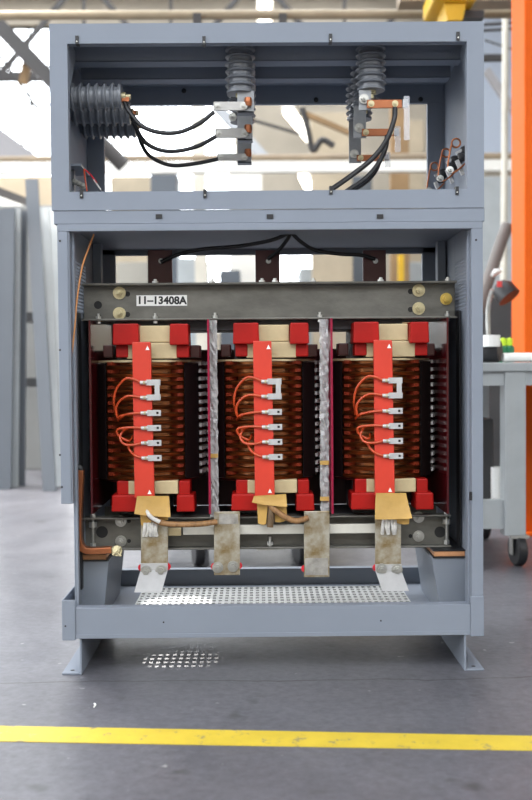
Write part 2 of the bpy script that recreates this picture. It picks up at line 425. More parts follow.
# rusty and tan sheets and bins behind the right half of the upper opening
slab('steel_sheet', 312, 112, 352, 262, 9.4, .12, TANM, 'tall tan sheet standing behind the upper opening left of the right insulators', 'sheet', foot=True)
slab('rusty_sheet', 391, 104, 409, 262, 9.0, .12, RUST, 'rust brown sheet standing behind the upper opening right of the copper tabs', 'sheet', foot=True)
slab('tan_bin', 408, 120, 424, 262, 10.4, .5, TANM, 'pale tan bin tower behind the right end of the upper opening', 'bin', foot=True)
m_ = MB(); m_.tube([P(302,108,7), P(308,130,7), P(313,150,7), P(322,140,7), P(334,146,7)], .03, 8)
tag(m_.build('bent_pipe', TRUSS), 'dark bent conduit behind the middle of the upper opening', 'pipe')
m_ = MB(); m_.bar(P(300,112,7.5), P(352,134,7.5), .07, .05)
tag(m_.build('slanting_batten', RUST), 'brown slanting batten high behind the right of the upper opening', 'batten')
m_ = MB(); m_.bar(P(252,120,8.4), P(300,134,8.4), .03, .03)
tag(m_.build('sag_rod', TRUSS), 'thin dark rod slanting down behind the centre of the upper opening', 'rod')
m_ = MB(); m_.bar(P(198,104,9), Vector((P(202,205,9).x,9,0)), .14, .14)
tag(m_.build('hall_post', CREAMP), 'pale grey post behind the left cables of the upper opening', 'post')
m_ = MB(); m_.lathe([(.0,0),(.07,0),(.07,.35),(.0,.35)], P(94+2,138,6.5), Vector((.35,.05,-.35)), 14)
tag(m_.build('hanging_lamp', TRUSS), 'small grey cylinder lamp behind the left cables', 'lamp')
m_ = MB(); m_.bar(P(216,106,10), P(266,160,10), .16, .12)
tag(m_.build('pale_duct', mat('pale_duct',(.42,.44,.47),.5)), 'pale grey slanting duct behind the left brackets', 'duct')
slab('stacked_cartons', 112, 176, 150, 300, 12.4, .6, TANM, 'tan stack of cartons below the white beam behind the left cables', 'carton', foot=True)
slab('grey_cabinet', 152, 170, 176, 300, 10.6, .6, PANELG, 'narrow dark grey cabinet below the white beam behind the left cables', 'cabinet', foot=True)
slab('white_cabinet', 230, 172, 262, 300, 11, .6, WBEAM, 'white cabinet below the white beam behind the centre of the upper opening', 'cabinet', foot=True)
slab('grey_locker', 320, 176, 372, 300, 11.2, .6, PANELG, 'grey locker below the white beam behind the right cables', 'locker', foot=True)
slab('plastic_crate', 323, 168, 333, 176, 11.25, .3, LIME, 'small yellow green crate on the grey locker below the white beam', 'crate')
slab('pale_locker', 116, 262, 150, 290, 11.5, .5, PANELC, 'pale locker seen in the gap above the left coil', 'locker', foot=True)
slab('grey_machine', 178, 258, 206, 300, 10, .7, BENCH, 'light grey machine seen in the gap between left and middle coils', 'machine', foot=True)
slab('low_machine', 220, 270, 240, 300, 9, .7, PANELG, 'grey machine low in the gap left of the middle maroon plate', 'machine', foot=True)
slab('drawer_unit', 300, 268, 330, 300, 10, .7, BENCH, 'light grey drawer unit in the gap right of the middle maroon plate', 'cabinet', foot=True)
m_ = MB(); m_.pbox(399, 254, 404, 300, 8.5, .1)
o = m_.build('safety_post', YELLOW); tag(o, 'yellow safety post in the gap right of the right maroon plate', 'post')
slab('tool_chest', 408, 262, 428, 300, 9.5, .6, BENCH, 'light grey tool chest in the gap at the right end', 'chest', foot=True)
# casters of a trolley glimpsed under the transformer
tr = thing('parts_trolley', G(205,566), 'grey trolley on dark casters glimpsed in the gap below the transformer', 'trolley')
b0 = G(205,566)
MB().box(b0.x-.22, b0.x+.6, b0.y-.05, b0.y+.5, .16, .22).build('deck', PANELG, tr)
for dx in (-.03, .42):
    for dy in (0, .42):
        c = Vector((b0.x+dx, b0.y+dy, .065)); w_ = MB().lathe([(.02,-.02),(.06,-.02),(.065,-.012),(.065,.012),(.06,.02),(.02,.02)], c, (1,.25,0), 20).build('caster', DARK, tr, smooth=True)
        MB().box(c.x-.03, c.x+.03, c.y-.02, c.y+.02, .1, .165).build('caster_fork', BOLT, w_)

# left: door panels leaning against a stand
def leaning(u0t, u1t, vt, u0b, u1b, vb, Y, lean, m, label, fm=None, group='panels leaning at the left'):
    p = [P(u0b,vb,Y), P(u1b,vb,Y), P(u1t,vt,Y+lean), P(u0t,vt,Y+lean)]
    dz = min(p[0].z, p[1].z); p[0].z -= dz; p[1].z -= dz
    r = thing('leaning_panel', (p[0]+p[1])/2, label, 'panel', group)
    MB().prism(p, (0,.05,0)).build('sheet', m, r)
    e = MB()
    for a, b in ((p[0],p[3]),(p[1],p[2])): e.bar(a+Vector((0,-.01,0)), b+Vector((0,-.01,0)), .03, .05)
    e.build('edge_fold', fm or m, r)
leaning(-7, 3, 210, -12, -2, 488, 4.55, .15, PANELB, 'blue grey panel at the extreme left edge of the leaning row', PANELG)
leaning(6, 12, 209, 1, 8, 488, 4.5, .15, PANELB, 'narrow blue grey panel second in the leaning row', PANELG)
leaning(14, 18, 209, 9, 15, 488, 4.6, .15, PANELC, 'cream grey panel third in the leaning row', BENCH)
leaning(19, 24, 211, 16, 22, 487, 4.7, .15, PANELG, 'dark grey panel ending the upright leaning row')
leaning(29, 35, 180, 47, 53, 484, 4.35, .5, PANELG, 'tall dark blue grey panel leaning steeply beside the cabinet', PANELG)
leaning(39, 46, 208, 53, 60, 480, 4.6, .5, PANELC, 'cream panel leaning behind the tall dark one', BENCH)
leaning(48, 54, 208, 60, 66, 480, 4.8, .5, PANELC, 'cream panel nearest the cabinet in the leaning row', BENCH)
slab('back_board', -14, 205, 62, 462, 5.9, .08, mat('board_grey', (.20,.205,.20), .6, noise=.2, scale=2), 'grey board standing behind the leaning panels', 'board', foot=True)
for v in (312, 378):
    x0, x1, z0, z1 = R4(20, v, 46, v+9, 5.2)
    tag(MB().box(x0, x1, 5.2, 5.9, z0, z1).build('rack_arm', DKMACH), 'dark rack arm holding the leaning panels, %s one' % ('upper' if v < 350 else 'lower'), 'bracket', 'rack arms')
slab('beige_board', -10, 176, 60, 206, 6.6, .06, TANM, 'beige board above the leaning panels under the white beam', 'board', foot=True)
m_ = MB(); m_.bar(P(-6,192,6.3), P(30,206,6.3), .11, .11)
tag(m_.build('slanting_rail', TRUSS), 'dark slanting rail above the leaning panels', 'rail')
m_ = MB(); m_.bar(P(-6,199,6.2), P(36,214,6.2), .07, .07)
tag(m_.build('slanting_duct', WBEAM), 'white slanting duct below the dark rail at left', 'duct')

# right: orange column, cream pipe, workbench and what is on it
x0 = P(524.5,200,2.3).x
oc = thing('orange_column', (x0+.12,2.42,0), 'bright orange steel column at the right edge', 'column')
MB().box(x0, x0+.012, 2.3, 2.56, 0, 4.6).build('flange', ORCOL, oc); MB().box(x0+.012, x0+.228, 2.31, 2.33, 0, 4.6).build('web', ORCOL, oc)
MB().box(x0+.228, x0+.24, 2.3, 2.56, 0, 4.6).build('flange', ORCOL, oc); MB().box(x0-.05, x0+.29, 2.24, 2.62, 0, .015).build('base_plate', ORCOL, oc)
xp = P(502,200,5.2)
tag(MB().cyl((xp.x,5.2,0),(xp.x+.05,5.2,6.2),.026,14).build('vertical_pipe', CREAMP, smooth=True), 'cream vertical pipe between the cabinet and the orange column', 'pipe')
for v, Y, lb in ((25,5.6,'upper dark conduit right of the cabinet top'), (31,5.7,'lower dark conduit right of the cabinet top')):
    tag(MB().cyl(P(478,v,Y), P(524,v-3,Y), .012, 8).build('conduit', TRUSS), lb, 'conduit', 'dark conduits')
tag(MB().pbox(478, 54, 503, 60, 6.0, .06).build('dark_bracket', TRUSS), 'dark bar reaching from behind the cabinet to the cream pipe', 'bar')
tag(MB().bar(P(484,40,6.5), P(530,55,6.5), .012, .012).build('thin_cable', TRUSS), 'thin sagging cable right of the cabinet', 'cable')
tag(MB().bar(P(486,70,9), P(523,125,9), .08, .08).build('grey_brace', ROOFM), 'grey slanting brace behind the cream pipe', 'brace')
slab('grey_backboard', 476, 176, 545, 264, 7.5, .08, BENCH, 'grey panel standing behind the cream pipe under the white beam', 'board', foot=True)
# slanted hose bundle and lamp above the bench
tag(MB().tube([P(508,224,3.0), P(500,245,3.0), P(490,275,3.0), P(478,312,3.0)], .035, 10).build('hose', mat('hose_grey', (.2,.18,.165), .6), smooth=True), 'thick grey brown hose slanting down behind the cabinet edge', 'hose')
tl = thing('bench_lamp', P(497,300,2.2), 'black bench lamp head with red sticker above the workbench', 'lamp')
MB().lathe([(.0,0),(.03,0),(.055,.03),(.06,.09),(.0,.09)], P(499,284,2.2), Vector((.25,-.2,-.4)), 16).build('head', DARK, tl, smooth=True)
MB().lathe([(.0,0),(.026,0),(.03,.012),(.0,.03)], P(497,274,2.2), Vector((-.25,.2,.5)), 14).build('cap', WHITE, tl, smooth=True)
MB().pbox(497,281,502,287,2.13,.004).build('sticker', REDP, tl)
MB().tube([P(492,290,2.2), P(488,310,2.25), P(489,352,2.25)], .012, 8).build('arm', BOLT, tl)
# workbench
BY = 1.45
bx0, bx1, bz0, bz1 = R4(440, 361, 700, 372, BY)
wb = thing('workbench', ((bx0+bx1)/2, BY+.4, 0), 'grey steel workbench on casters at the right of the cabinet', 'workbench')
MB().box(bx0, bx1, BY, BY+.8, bz0, bz1).build('worktop', BENCH, wb, bevel=.004)
MB().box(bx0, bx1, BY+.02, BY+.06, bz0-.06, bz0).build('apron', BENCH, wb)
lx0, lx1, lz0, _ = R4(505, 385, 526, 536, BY+.01)
for dx in (0, -.25, .9):
    for dy in (0, .68):
        l_ = MB().box(lx0+dx, lx1+dx, BY+.01+dy, BY+.10+dy, lz0, bz0).build('leg', BENCH, wb, bevel=.003)
        cx, cy = (lx0+lx1)/2+dx+.02, BY+.05+dy
        MB().lathe([(.015,-.02),(.064,-.02),(.07,-.013),(.07,.013),(.064,.02),(.015,.02)], (cx,cy,.07), (1,.15,0), 22).build('caster', DARK, l_, smooth=True)
        MB().box(cx-.032, cx-.026, cy-.02, cy+.02, .05, lz0+.002).box(cx+.026, cx+.032, cy-.02, cy+.02, .05, lz0+.002).box(cx-.04, cx+.04, cy-.04, cy+.04, lz0-.012, lz0).build('caster_fork', BOLT, l_)
rz0, rz1 = R4(470, 500, 505, 529, BY+.03)[2:]
MB().box(lx0-.25, lx0, BY+.03, BY+.07, rz0, rz1).build('lower_rail', BENCH, wb)
MB().box(lx0-.25, lx1, BY+.70, BY+.74, rz0, rz1).build('lower_rail', BENCH, wb)
MB().box(lx0-.25, lx1, BY+.1, BY+.7, rz0+.02, rz0+.04).build('lower_shelf', DKMACH, wb)
sh_z = rz0+.04
c = P(487,470,BY+.35)
tag(MB().box(c.x-.12, c.x+.02, BY+.3, BY+.6, sh_z, sh_z+.42).build('steel_box', DKMACH, bevel=.005), 'dark steel box on the lower shelf of the workbench', 'box')
c = P(499.5,470,BY+.3)
tag(MB().cyl((c.x,BY+.3,sh_z),(c.x,BY+.3,sh_z+.2),.04,16).build('white_jar', WHITE), 'small white jar on the lower shelf beside the bench leg', 'jar')
hp = thing('grinder', (P(487,361,BY+.15).x, BY+.15, bz1), 'black and white power tool lying on the workbench', 'tool')
c = P(486,361,BY+.15)
MB().tube([(c.x-.05,BY+.2,bz1+.05),(c.x,BY+.15,bz1+.05),(c.x+.055,BY+.12,bz1+.05)], .048, 14).build('body', DARK, hp, smooth=True)
MB().cyl((c.x+.01,BY+.1,bz1+.07),(c.x+.01,BY+.1,bz1+.12),.04,14).build('cover', WHITE, hp)
for u, lb in ((503,'left of two small yellow green caps on the workbench'), (509.5,'right of two small yellow green caps on the workbench')):
    c = P(u,361,BY+.3)
    cr = thing('spray_can', (c.x,BY+.3,bz1), lb, 'can', 'cans on the workbench')
    MB().lathe([(.02,0),(.022,.005),(.022,.07),(.012,.08)], (c.x,BY+.3,bz1), (0,0,1), 14).build('body', GREEN, cr, smooth=True)
    MB().lathe([(.014,.078),(.014,.11),(.0,.115)], (c.x,BY+.3,bz1), (0,0,1), 14).build('cap', LIME, cr, smooth=True)
tag(MB().cyl((P(503,352,BY+.1).x,BY+.1,bz1+.022),(P(640,352,BY+.1).x,BY+.12,bz1+.022),.02,12).build('white_tube', WHITE, smooth=True), 'white tube lying along the front of the workbench', 'tube')
slab('machine_cabinet', 478, 296, 560, 470, 4.2, .6, DKMACH, 'dark machine cabinet behind the workbench', 'machine', foot=True)
slab('brown_crate', 498, 290, 513, 297, 4.15, .3, TANM, 'small tan crate on the dark machine cabinet', 'crate')
slab('wall_unit', 470, 262, 560, 300, 6.5, .4, BENCH, 'grey storage unit behind the dark machine cabinet', 'cabinet', foot=True)
# yellow hoist over the cabinet's top right
hc = P(455,6,3.4)
ho = thing('crane_hoist', hc, 'yellow crane hoist hanging above the right end of the cabinet', 'hoist')
x0,x1,z0,z1 = R4(432,-16,476,3,3.4)
MB().box(x0,x1,3.35,3.75,z0,z1).build('body', YELLOW, ho, bevel=.02)
x0,x1,z0,z1 = R4(444,3,466,20,3.4)
MB().prism([(x0,3.4,z1),(x1,3.4,z1),(x1-.02,3.4,z0),(x0+.02,3.4,z0)],(0,.25,0)).build('trolley_block', YELLOW, ho)
x0,x1,z0,z1 = R4(478,4,488,12,3.4)
MB().box(x0-.12,x1,3.5,3.6,z0,z1).build('motor', DKMACH, ho)
x0,x1,z0,z1 = R4(400,-14,700,2,3.8)
tag(MB().box(x0,x1+4,3.78,3.95,z0,z1+.05).build('bridge_girder', RUSTY), 'brown crane girder carrying the yellow hoist', 'girder')
slab('rust_panel', 428, 2, 442, 22, 4.6, .05, RUST, 'rust brown plate beside the yellow hoist', 'plate')

# floor tape
a, b, c_, d_ = G(-60,724.5,.0015), G(600,737,.0015), G(600,751.5,.0015), G(-60,740,.0015)
o = MB().prism([a,b,c_,d_],(0,0,-.0012)).build('floor_tape', TAPE); tag(o, 'yellow safety tape stripe stuck across the concrete floor', 'tape')
c = G(94,706); tag(MB().tube([c+Vector((.002,-.012,.002)),c+Vector((.004,0,.003)),c+Vector((-.001,.012,.002))],.0022,6).build('plastic_scrap', WHITE), 'tiny white scrap lying on the floor before the tape', 'scrap')

# ================================================================== UPPER CABINET
D = .6
xl, xr = -.6085, .601
zt = P(266,22.5,0).z; zs = P(266,209,0).z; zs2 = P(266,222.5,0).z
T = .004
up = thing('upper_enclosure', (0,D/2,zs2), 'open grey sheet metal upper cabinet stacked on the lower cabinet', 'cabinet')
def upart(name, mb, m=PAINT, bevel=.0015, parent=None): return mb.build(name, m, parent or up, bevel=bevel)
lipL = P(68.2,120,0).x; lipR = P(467,120,0).x; lipT = P(266,42.5,0).z; lipB = P(266,190.5,0).z
fr = MB()   # front frame: one welded ring
fr.box(xl,lipL,0,T,zs,zt).box(lipR,xr,0,T,zs,zt).box(lipL,lipR,0,T,lipT,zt).box(lipL,lipR,0,T,zs,lipB)
fr.box(lipL-T,lipL,T,.03,lipB,lipT).box(lipR,lipR+T,T,.03,lipB,lipT).box(lipL,lipR,T,.03,lipT,lipT+T).box(lipL,lipR,T,.03,lipB-T,lipB)
upart('front_frame', fr, bevel=0)
upart('side_panel', MB().box(xl,xl+T,T,D,zs,zt)); upart('side_panel', MB().box(xr-T,xr,T,D,zs,zt))
upart('roof_panel', MB().box(xl,xr,T,D,zt-T,zt))
for y0 in (.15, .33):
    upart('roof_stiffener', MB().box(xl+.03,xr-.03,y0,y0+.004,zt-.06,zt-T).box(xl+.03,xr-.03,y0,y0+.06,zt-.06,zt-.056).box(xl+.03,xr-.03,y0+.056,y0+.06,zt-.06,zt-T))
hb = P(266,104,D-.02).z; ht = P(266,70,D-.02).z
upart('back_header', MB().box(xl+T,xr-T,D-.02,D,hb,zt-T).box(xl+T,xr-T,D-.05,D-.02,hb+.06,hb+.064))
px0 = P(104,150,D-.02).x; px1 = P(427.5,150,D-.02).x
upart('back_post', MB().box(xl+T,px0,D-.02,D,zs,hb)); upart('back_post', MB().box(px1,xr-T,D-.02,D,zs,hb))
upart('back_sill', MB().box(px0,px1,D-.02,D,zs,zs+.05))
upart('plinth', MB().box(xl+.005,xr+.002,.003,D,zs2,zs-.0004), bevel=.001)
for x in (-.565,.565): upart('corner_gusset', MB().prism([(x,.03,zt-.03),(x,.17,zt-.03),(x,.03,zt-.19)],(.003,0,0)), bevel=0)
for u, v, tl_ in ((77,40,0),(204,40.5,0),(330.5,38,0),(458,36,0),(81.5,194,.3),(205,193.5,.2),(331,190,.25),(457,190.5,0)):
    c = P(u,v,-.002); n = MB().box(c.x-.0045,c.x+.0045,-.005,.02,c.z-.012,c.z+.011); k = upart('clip_nut', n, DARK, 0)
    MB().cyl((c.x,-.0065,c.z-.005),(c.x,-.004,c.z-.005),.0022,8).build('screw_tip', BOLT, k)
for u, v in ((316,100),(420.5,99.5),(184,91)):
    c = P(u,v,D-.022); upart('header_screw', MB().lathe([(.008,0),(.008,.004),(.0,.006)],c,(0,-1,0),12), DARK, 0)
for u in (159,270,380):
    c = P(u,216.5,.003); upart('slot_nut', MB().box(c.x-.009,c.x+.009,.0,.006,c.z-.006,c.z+.006), DARK, 0)

# post insulators
def insulator(base, axis, ln, r, label, group, sheds=6, cap=True):
    o = thing('post_insulator', base, label, 'insulator', group); pr = [(r*.55,0),(r*.55,ln*.03)]
    for k in range(sheds):
        t0 = ln*(.04+.90*k/sheds); st = ln*.90/sheds
        pr += [(r*.76,t0),(r*.96,t0+st*.30),(r,t0+st*.42),(r*.97,t0+st*.52),(r*.77,t0+st*.60),(r*.76,t0+st*.98)]
    pr += [(r*.92,ln*.955),(r*.9,ln),(0,ln)]
    MB().lathe(pr,base,axis,28).build('ribbed_body', INSUL, o, smooth=True)
    a = Vector(axis).normalized()
    f_ = MB().lathe([(r*.34,ln),(r*.34,ln*1.06),(r*.2,ln*1.06),(r*.2,ln*1.14),(0,ln*1.14)],base,axis,14).build('end_fitting', BRASS, o)
    return o
yd = (.12,.29,.46)
for k, (u,v) in enumerate(((66,97),(66,113),(66,127))):
    tip = P((122,130,135.5)[k], (97,113,126.5)[k], yd[k])
    b = Vector((xl+T, yd[k], tip.z)); ln = tip.x-b.x
    insulator(b,(1,0,0),ln,.040,('grey ribbed insulator on the left wall, front one nearest the opening','grey ribbed insulator on the left wall, middle one of three','grey ribbed insulator on the left wall, rearmost of three')[k],'horizontal insulators on the left wall',7)
hang = []
for s, (uc, nm) in enumerate(((240.5,'left'),(371,'right'))):
    xc = P(uc,90,.12).x; tz = P(uc,(94,91)[s],.12).z
    for k in range(3):
        b = Vector((xc,yd[k],zt-.004 if k == 0 else zt-.004)); ln = b.z-tz
        insulator(b,(0,0,-1),ln,.044,'grey ribbed insulator hanging from the roof in the %s trio, %s' % (nm,('nearest the opening','in the middle','at the back')[k]),'hanging insulators',7)
    hang.append((xc,tz))
# left trio's terminal brackets: tinned tabs and the grey strip between them
xc, tz = hang[0]
for k, (u0,u1,v0,v1) in enumerate(((213.5,245,101.5,110.5),(215,246,128,138),(217,246,153.5,160.5))):
    y = yd[k]-.035; x0,x1,z0,z1 = R4(u0,v0,u1,v1,y); 
    r = thing('terminal_bracket', ((x0+x1)/2,y,z0), ('tinned terminal bracket under the left hanging insulators, highest of three','tinned terminal bracket under the left hanging insulators, middle of three','tinned terminal bracket under the left hanging insulators, lowest of three')[k],'terminal','left terminal brackets')
    MB().box(x0,x1,y,y+.006,z0,z1).build('tab', TIN, r, bevel=.001)
    xa,xb,za,zb = R4(237.5,v0-10+k*3,(254,252.5,251.5)[k],v1+3,y+.02); top = tz-.004
    MB().box(xa,xb,y+.01,y+.016,za,max(zb,top if k else zb)).box(xa,xb,y+.01,y+.05,za,za+.005).build('hanger_plate', HANG, r, bevel=.001)
    MB().hexbolt((x0+.012,y,(z0+z1)/2),(0,-1,0),.006,.008).build('bolt', BOLT, r)
    MB().hexbolt((x1-.004,y,(z0+z1)/2),(0,-1,0),.007,.010).build('bolt', BOLT, r)
    c = P(248,(v0+v1)/2-4,y+.005); MB().lathe([(.0,-.012),(.010,-.012),(.012,0),(.010,.012),(.0,.012)],c,(0,0,1),12).build('copper_nut', COPPER, r)
    if k == 0: MB().hexbolt(P(233,117,y+.01),(-.6,-1,-.3),.008,.014).build('bolt', BOLT, r)
# right trio: copper tabs with clear end plates
xc, tz = hang[1]
for k, (u0,u1,v0,v1,uc,cl) in enumerate(((367,402,99.5,108,407,(96,140)),(362,397,128.5,136,398,(126,152)),(357,388,154.5,161,388,(152,167)))):
    y = yd[k]-.035; x0,x1,z0,z1 = R4(u0,v0,u1,v1,y)
    r = thing('copper_terminal', ((x0+x1)/2,y,z0), ('copper tab with clear end plate under the right insulators, highest of three','copper tab with clear end plate under the right insulators, middle of three','copper tab with clear end plate under the right insulators, lowest of three')[k],'terminal','right copper terminals')
    MB().box(x0,x1,y,y+.007,z0,z1).build('tab', COPPER, r, bevel=.001)
    xa,xb,za,zb = R4(u0-8,v0-9,u0+4,v1+2,y+.012)
    MB().box(xa,xb,y+.01,y+.016,za,tz-.004).build('hanger_plate', HANG, r)
    MB().hexbolt((x0-.008,y+.008,z1+.004),(0,-1,0),.009,.018).build('bolt', BOLT, r)
    MB().hexbolt((x0+.012,y,(z0+z1)/2),(0,-1,0),.006,.008).build('bolt', BRASS, r); MB().hexbolt((x1-.02,y,(z0+z1)/2),(0,-1,0),.006,.008).build('bolt', BRASS, r)
    xa,xb,za,zb = R4(uc-3,cl[0],uc+2.5,cl[1],y-.01); MB().box(xa,xb,y-.012,y-.006,za,zb).build('clear_plate', PLATE, r, bevel=.001)
    MB().box((xa+xb)/2-.01,(xa+xb)/2+.004,y-.006,y+.006,z0,z1).build('end_block', SILVER, r)
# black cables
def cable(pts, r, label, group, m=DARK): return tag(MB().tube(pts,r,10,10).build('cable', m, smooth=True), label, 'cable', group)
cable([P(124,101,.12),P(129,111,.11),P(142,126,.1),P(160,132.5,.09),P(180,132,.08),P(200,123,.08),P(214,112,.083)],.0065,'top black cable drooping from the left insulators to the highest bracket','drooping black cables')
cable([P(131,114,.29),P(135,126,.28),P(145,142,.26),P(160,150,.25),P(178,151,.25),P(198,146,.25),P(216,136.5,.253)],.0065,'middle black cable drooping from the left insulators','drooping black cables')
cable([P(136,127,.46),P(139,137,.45),P(146,152,.43),P(158,161,.42),P(174,165.5,.42),P(196,163.5,.42),P(218,159,.422)],.0065,'lowest black cable drooping from the left insulators','drooping black cables')
cable([P(395,108,.08),P(394,120,.07),P(386,141,.07),P(372,159,.07),P(352,175,.06),P(332,189,.03)],.0075,'long black cable from the highest copper tab down to the left','hanging black cables')
cable([P(387,136,.25),P(385.5,148,.24),P(378,164,.23),P(366,178,.22),P(350,189,.2),P(343,194,.19)],.0075,'middle black cable from the copper tabs','hanging black cables')
cable([P(379,160,.42),P(377,168,.41),P(369,179,.4),P(358,187,.38),P(347,193,.37)],.0075,'shortest black cable from the lowest copper tab','hanging black cables')
# lugs on the upper left cable ends
for k, (u,v) in enumerate(((124,100),(131,113),(136,126))):
    c = P(u,v,yd[k]); tag(MB().box(c.x-.008,c.x+.016,c.y-.010,c.y-.004,c.z-.006,c.z+.006).cyl((c.x,c.y-.012,c.z),(c.x,c.y+.004,c.z),.005,8).build('cable_lug', COPPER), ('copper lug on the front left insulator tip','copper lug on the middle left insulator tip','copper lug on the rear left insulator tip')[k],'lug','copper lugs')
# copper loops at lower right
zb_ = lipB
for k in range(3):
    Y = yd[k]; c = P((456,446,434.5)[k], (143,153,166.5)[k], Y)
    r = thing('looped_conductor', (c.x,Y,c.z-.1), ('copper looped lead on the right wall, nearest and highest','copper looped lead on the right wall, middle of three','copper looped lead on the right wall, rearmost and lowest')[k],'conductor','looped leads at lower right')
    MB().torus(c,(0,1,0.1),.0125,.0028,24,8).build('loop', COPPER, r, smooth=True)
    MB().tube([c+Vector((-.0125,-.003,0)),c+Vector((-.019,-.003,-.03)),c+Vector((-.025,-.006,-.075)),c+Vector((-.012,-.012,-.088)),c+Vector((.01,-.012,-.075)),c+Vector((.03,-.01,-.055))],.0026,8).build('lead', COPPER, r, smooth=True)
    MB().lathe([(0,0),(.016,.004),(.02,.012),(.012,.02),(.012,.03),(.018,.035),(.008,.045),(0,.045)],c+Vector((.036,0,-.015)),(-.4,-.2,-.6),14).build('clamp_head', DARK, r, smooth=True)
    MB().bar(c+Vector((.0,.0,-.03)),c+Vector((.035,0,-.01)),.012,.006).build('link_plate', SILVER, r)
    MB().hexbolt(c+Vector((-.02,-.01,-.08)),(0,-1,.2),.007,.012).build('bolt', BOLT, r)
    MB().bar(c+Vector((.002,0,-.05)),c+Vector((.02,0,-.092)),.014,.01).build('stem', SILVER, r)
# small terminal block at lower left
c = P(80,180,.2)
r = thing('terminal_block', (c.x,.2,zs+.004), 'small terminal block with wires in the lower left corner of the upper cabinet', 'terminal block')
x0,x1,z0,z1 = R4(70,167,84,169.5,.2); MB().box(x0,x1,.15,.3,z0,z1).build('shelf_plate', PAINTD, r)
MB().box(x0+.004,x0+.012,.2,.22,zs+.01,z0).build('bracket', INSUL, r)
for k in range(3): 
    q = P(75+4*k,182+2*k,.2); MB().hexbolt(q,(0,-1,0),.006,.012).build('bolt', BOLT, r)
MB().tube([P(84,169,.2),P(85,178,.19),P(87,191,.19)],.0025,6).build('orange_wire', WIRE, r); MB().tube([P(84,169,.2),P(90,174,.21),P(97,183,.22)],.002,6).build('red_wire', REDW, r)
MB().bar(P(94,180,.22),P(101,190,.22),.018,.004).build('lug', SILVER, r)

# ================================================================== LOWER CABINET
lo = thing('lower_enclosure', (0,D/2,0), 'open grey sheet metal lower cabinet standing on two feet', 'cabinet')
def lpart(name, mb, m=PAINT, bevel=.002, parent=None): return mb.build(name, m, parent or lo, bevel=bevel)
wl = P(70,400,0).x; wr = P(474,400,0).x            # side walls
ztp = zs2-.0006; zop = P(266,230,0).z
zbot = .1; zrail = P(266,606.5,0).z
f0 = P(58,300,0).x; f1 = P(68.5,300,0).x; zfl = P(65,504,0).z
lpart('front_flange', MB().box(f0,f1,.0,T,zfl,zop).box(f0,f0+T,T,.03,zfl,zop).box(f1-.003,wl+T,T,.03,zfl,zop))
g0 = P(471.5,300,0).x; g1 = P(483,300,0).x
lpart('front_flange', MB().box(g0,g1,.0,T,zrail-.02,zop).box(g0,g0+T,T,.03,zrail-.02,zop).box(wr,g0+.004,T,.03,zrail-.02,zop))
lpart('top_flange', MB().box(f0,g1,0,T,zop,ztp).box(f0,g1,T,.03,zop,zop+T))
lpart('top_panel', MB().box(wl,wr,T,D,ztp-T,ztp))
zv0 = P(76,312,.15).z; zv1 = P(76,262,.15).z
for sx, x in ((0,wl),(1,wr)):
    vy0, vy1 = .055, .27
    sp = lpart('side_panel', MB().box(x,x+T,.03,vy0,zbot,ztp).box(x,x+T,vy1,D,zbot,ztp).box(x,x+T,vy0,vy1,zbot,zv0).box(x,x+T,vy0,vy1,zv1,ztp))
    nv = 14; nu = 20
    MB().perf((x,vy0,zv0),(0,(vy1-vy0)/nu,0),(0,0,(zv1-zv0)/nv),nu,nv,.003,.6).build('vent_grille', PAINT, sp)
    s = 1 if sx == 0 else -1
    lpart('wall_rib', MB().box(x+s*T,x+s*.03,.40,.44,zbot,ztp-T)); lpart('wall_rib', MB().box(x+s*T,x+s*.012,.03,.05,zbot,ztp-T))
    gy = .165 if sx else .10
    lpart('dark_gap_strip', MB().box(x+s*T,x+s*(T+.004),gy,gy+.05,zbot+.12,zv0-.004), DARK, 0)  # black strip drawn in for the dark gap between wall panels
    bx_ = x+s*.05
    lpart('back_post', MB().box(min(x,bx_),max(x,bx_),D-.02,D,zbot,ztp-T))
hb2 = P(266,254.5,D-.02).z
lpart('back_header', MB().box(wl+T,wr-T,D-.02,D,hb2,ztp-T))
for u,v in ((60,241),(60,350),(60,455),(62,487)):
    c = P(u,v,0); lpart('rivet', MB().lathe([(.003,0),(.003,.0015),(0,.002)],(c.x,0,c.z),(0,-1,0),10), DARK, 0)
c = P(476,240,0); lpart('rivet', MB().lathe([(.003,0),(.003,.0015),(0,.002)],(c.x,0,c.z),(0,-1,0),10), DARK, 0)
c = P(470.5,496,0); lpart('latch', MB().box(c.x-.003,c.x+.004,-.004,.004,c.z-.012,c.z+.012), DARK, 0)
# base: front rail, end channels, perforated floor, back rail, feet
e0 = P(62,620,-.01).x; e1 = P(75.5,620,-.01).x; e2 = P(470.5,620,-.01).x; e3 = P(484,620,-.01).x
zend = P(66,600,-.01).z; zrb = P(266,637,-.01).z; zrt = P(266,606.5,-.01).z
lpart('front_rail', MB().box(e1,e2,-.008,-.004,zrb,zrt).box(e1,e2,-.004,.03,zrt-.004,zrt).box(e1,e2,-.004,.04,zrb,zrb+.004).box(e1,e2,-.010,-.008,zrb,zrb+.012), bevel=.001)
lpart('end_channel', MB().box(e0,e1,-.012,-.008,zrb-.004,zend).box(e0,e0+T,-.008,D,zrb-.004,zend).box(e0,e1,-.008,D,zrb-.004,zrb))
lpart('end_channel', MB().box(e2,e3,-.012,-.008,zrb-.004,zend).box(e3-T,e3,-.008,D,zrb-.004,zend).box(e2,e3,-.008,D,zrb-.004,zrb))
zr2 = P(266,568.5,D).z
lpart('back_rail', MB().box(e0+T,e3-T,D-.004,D,zrb,zr2).box(e0+T,e3-T,D-.004,D+.03,zr2-.004,zr2))
zpf = .123
pf0, pf1 = -.43, .44
nu, nv = 44, 14
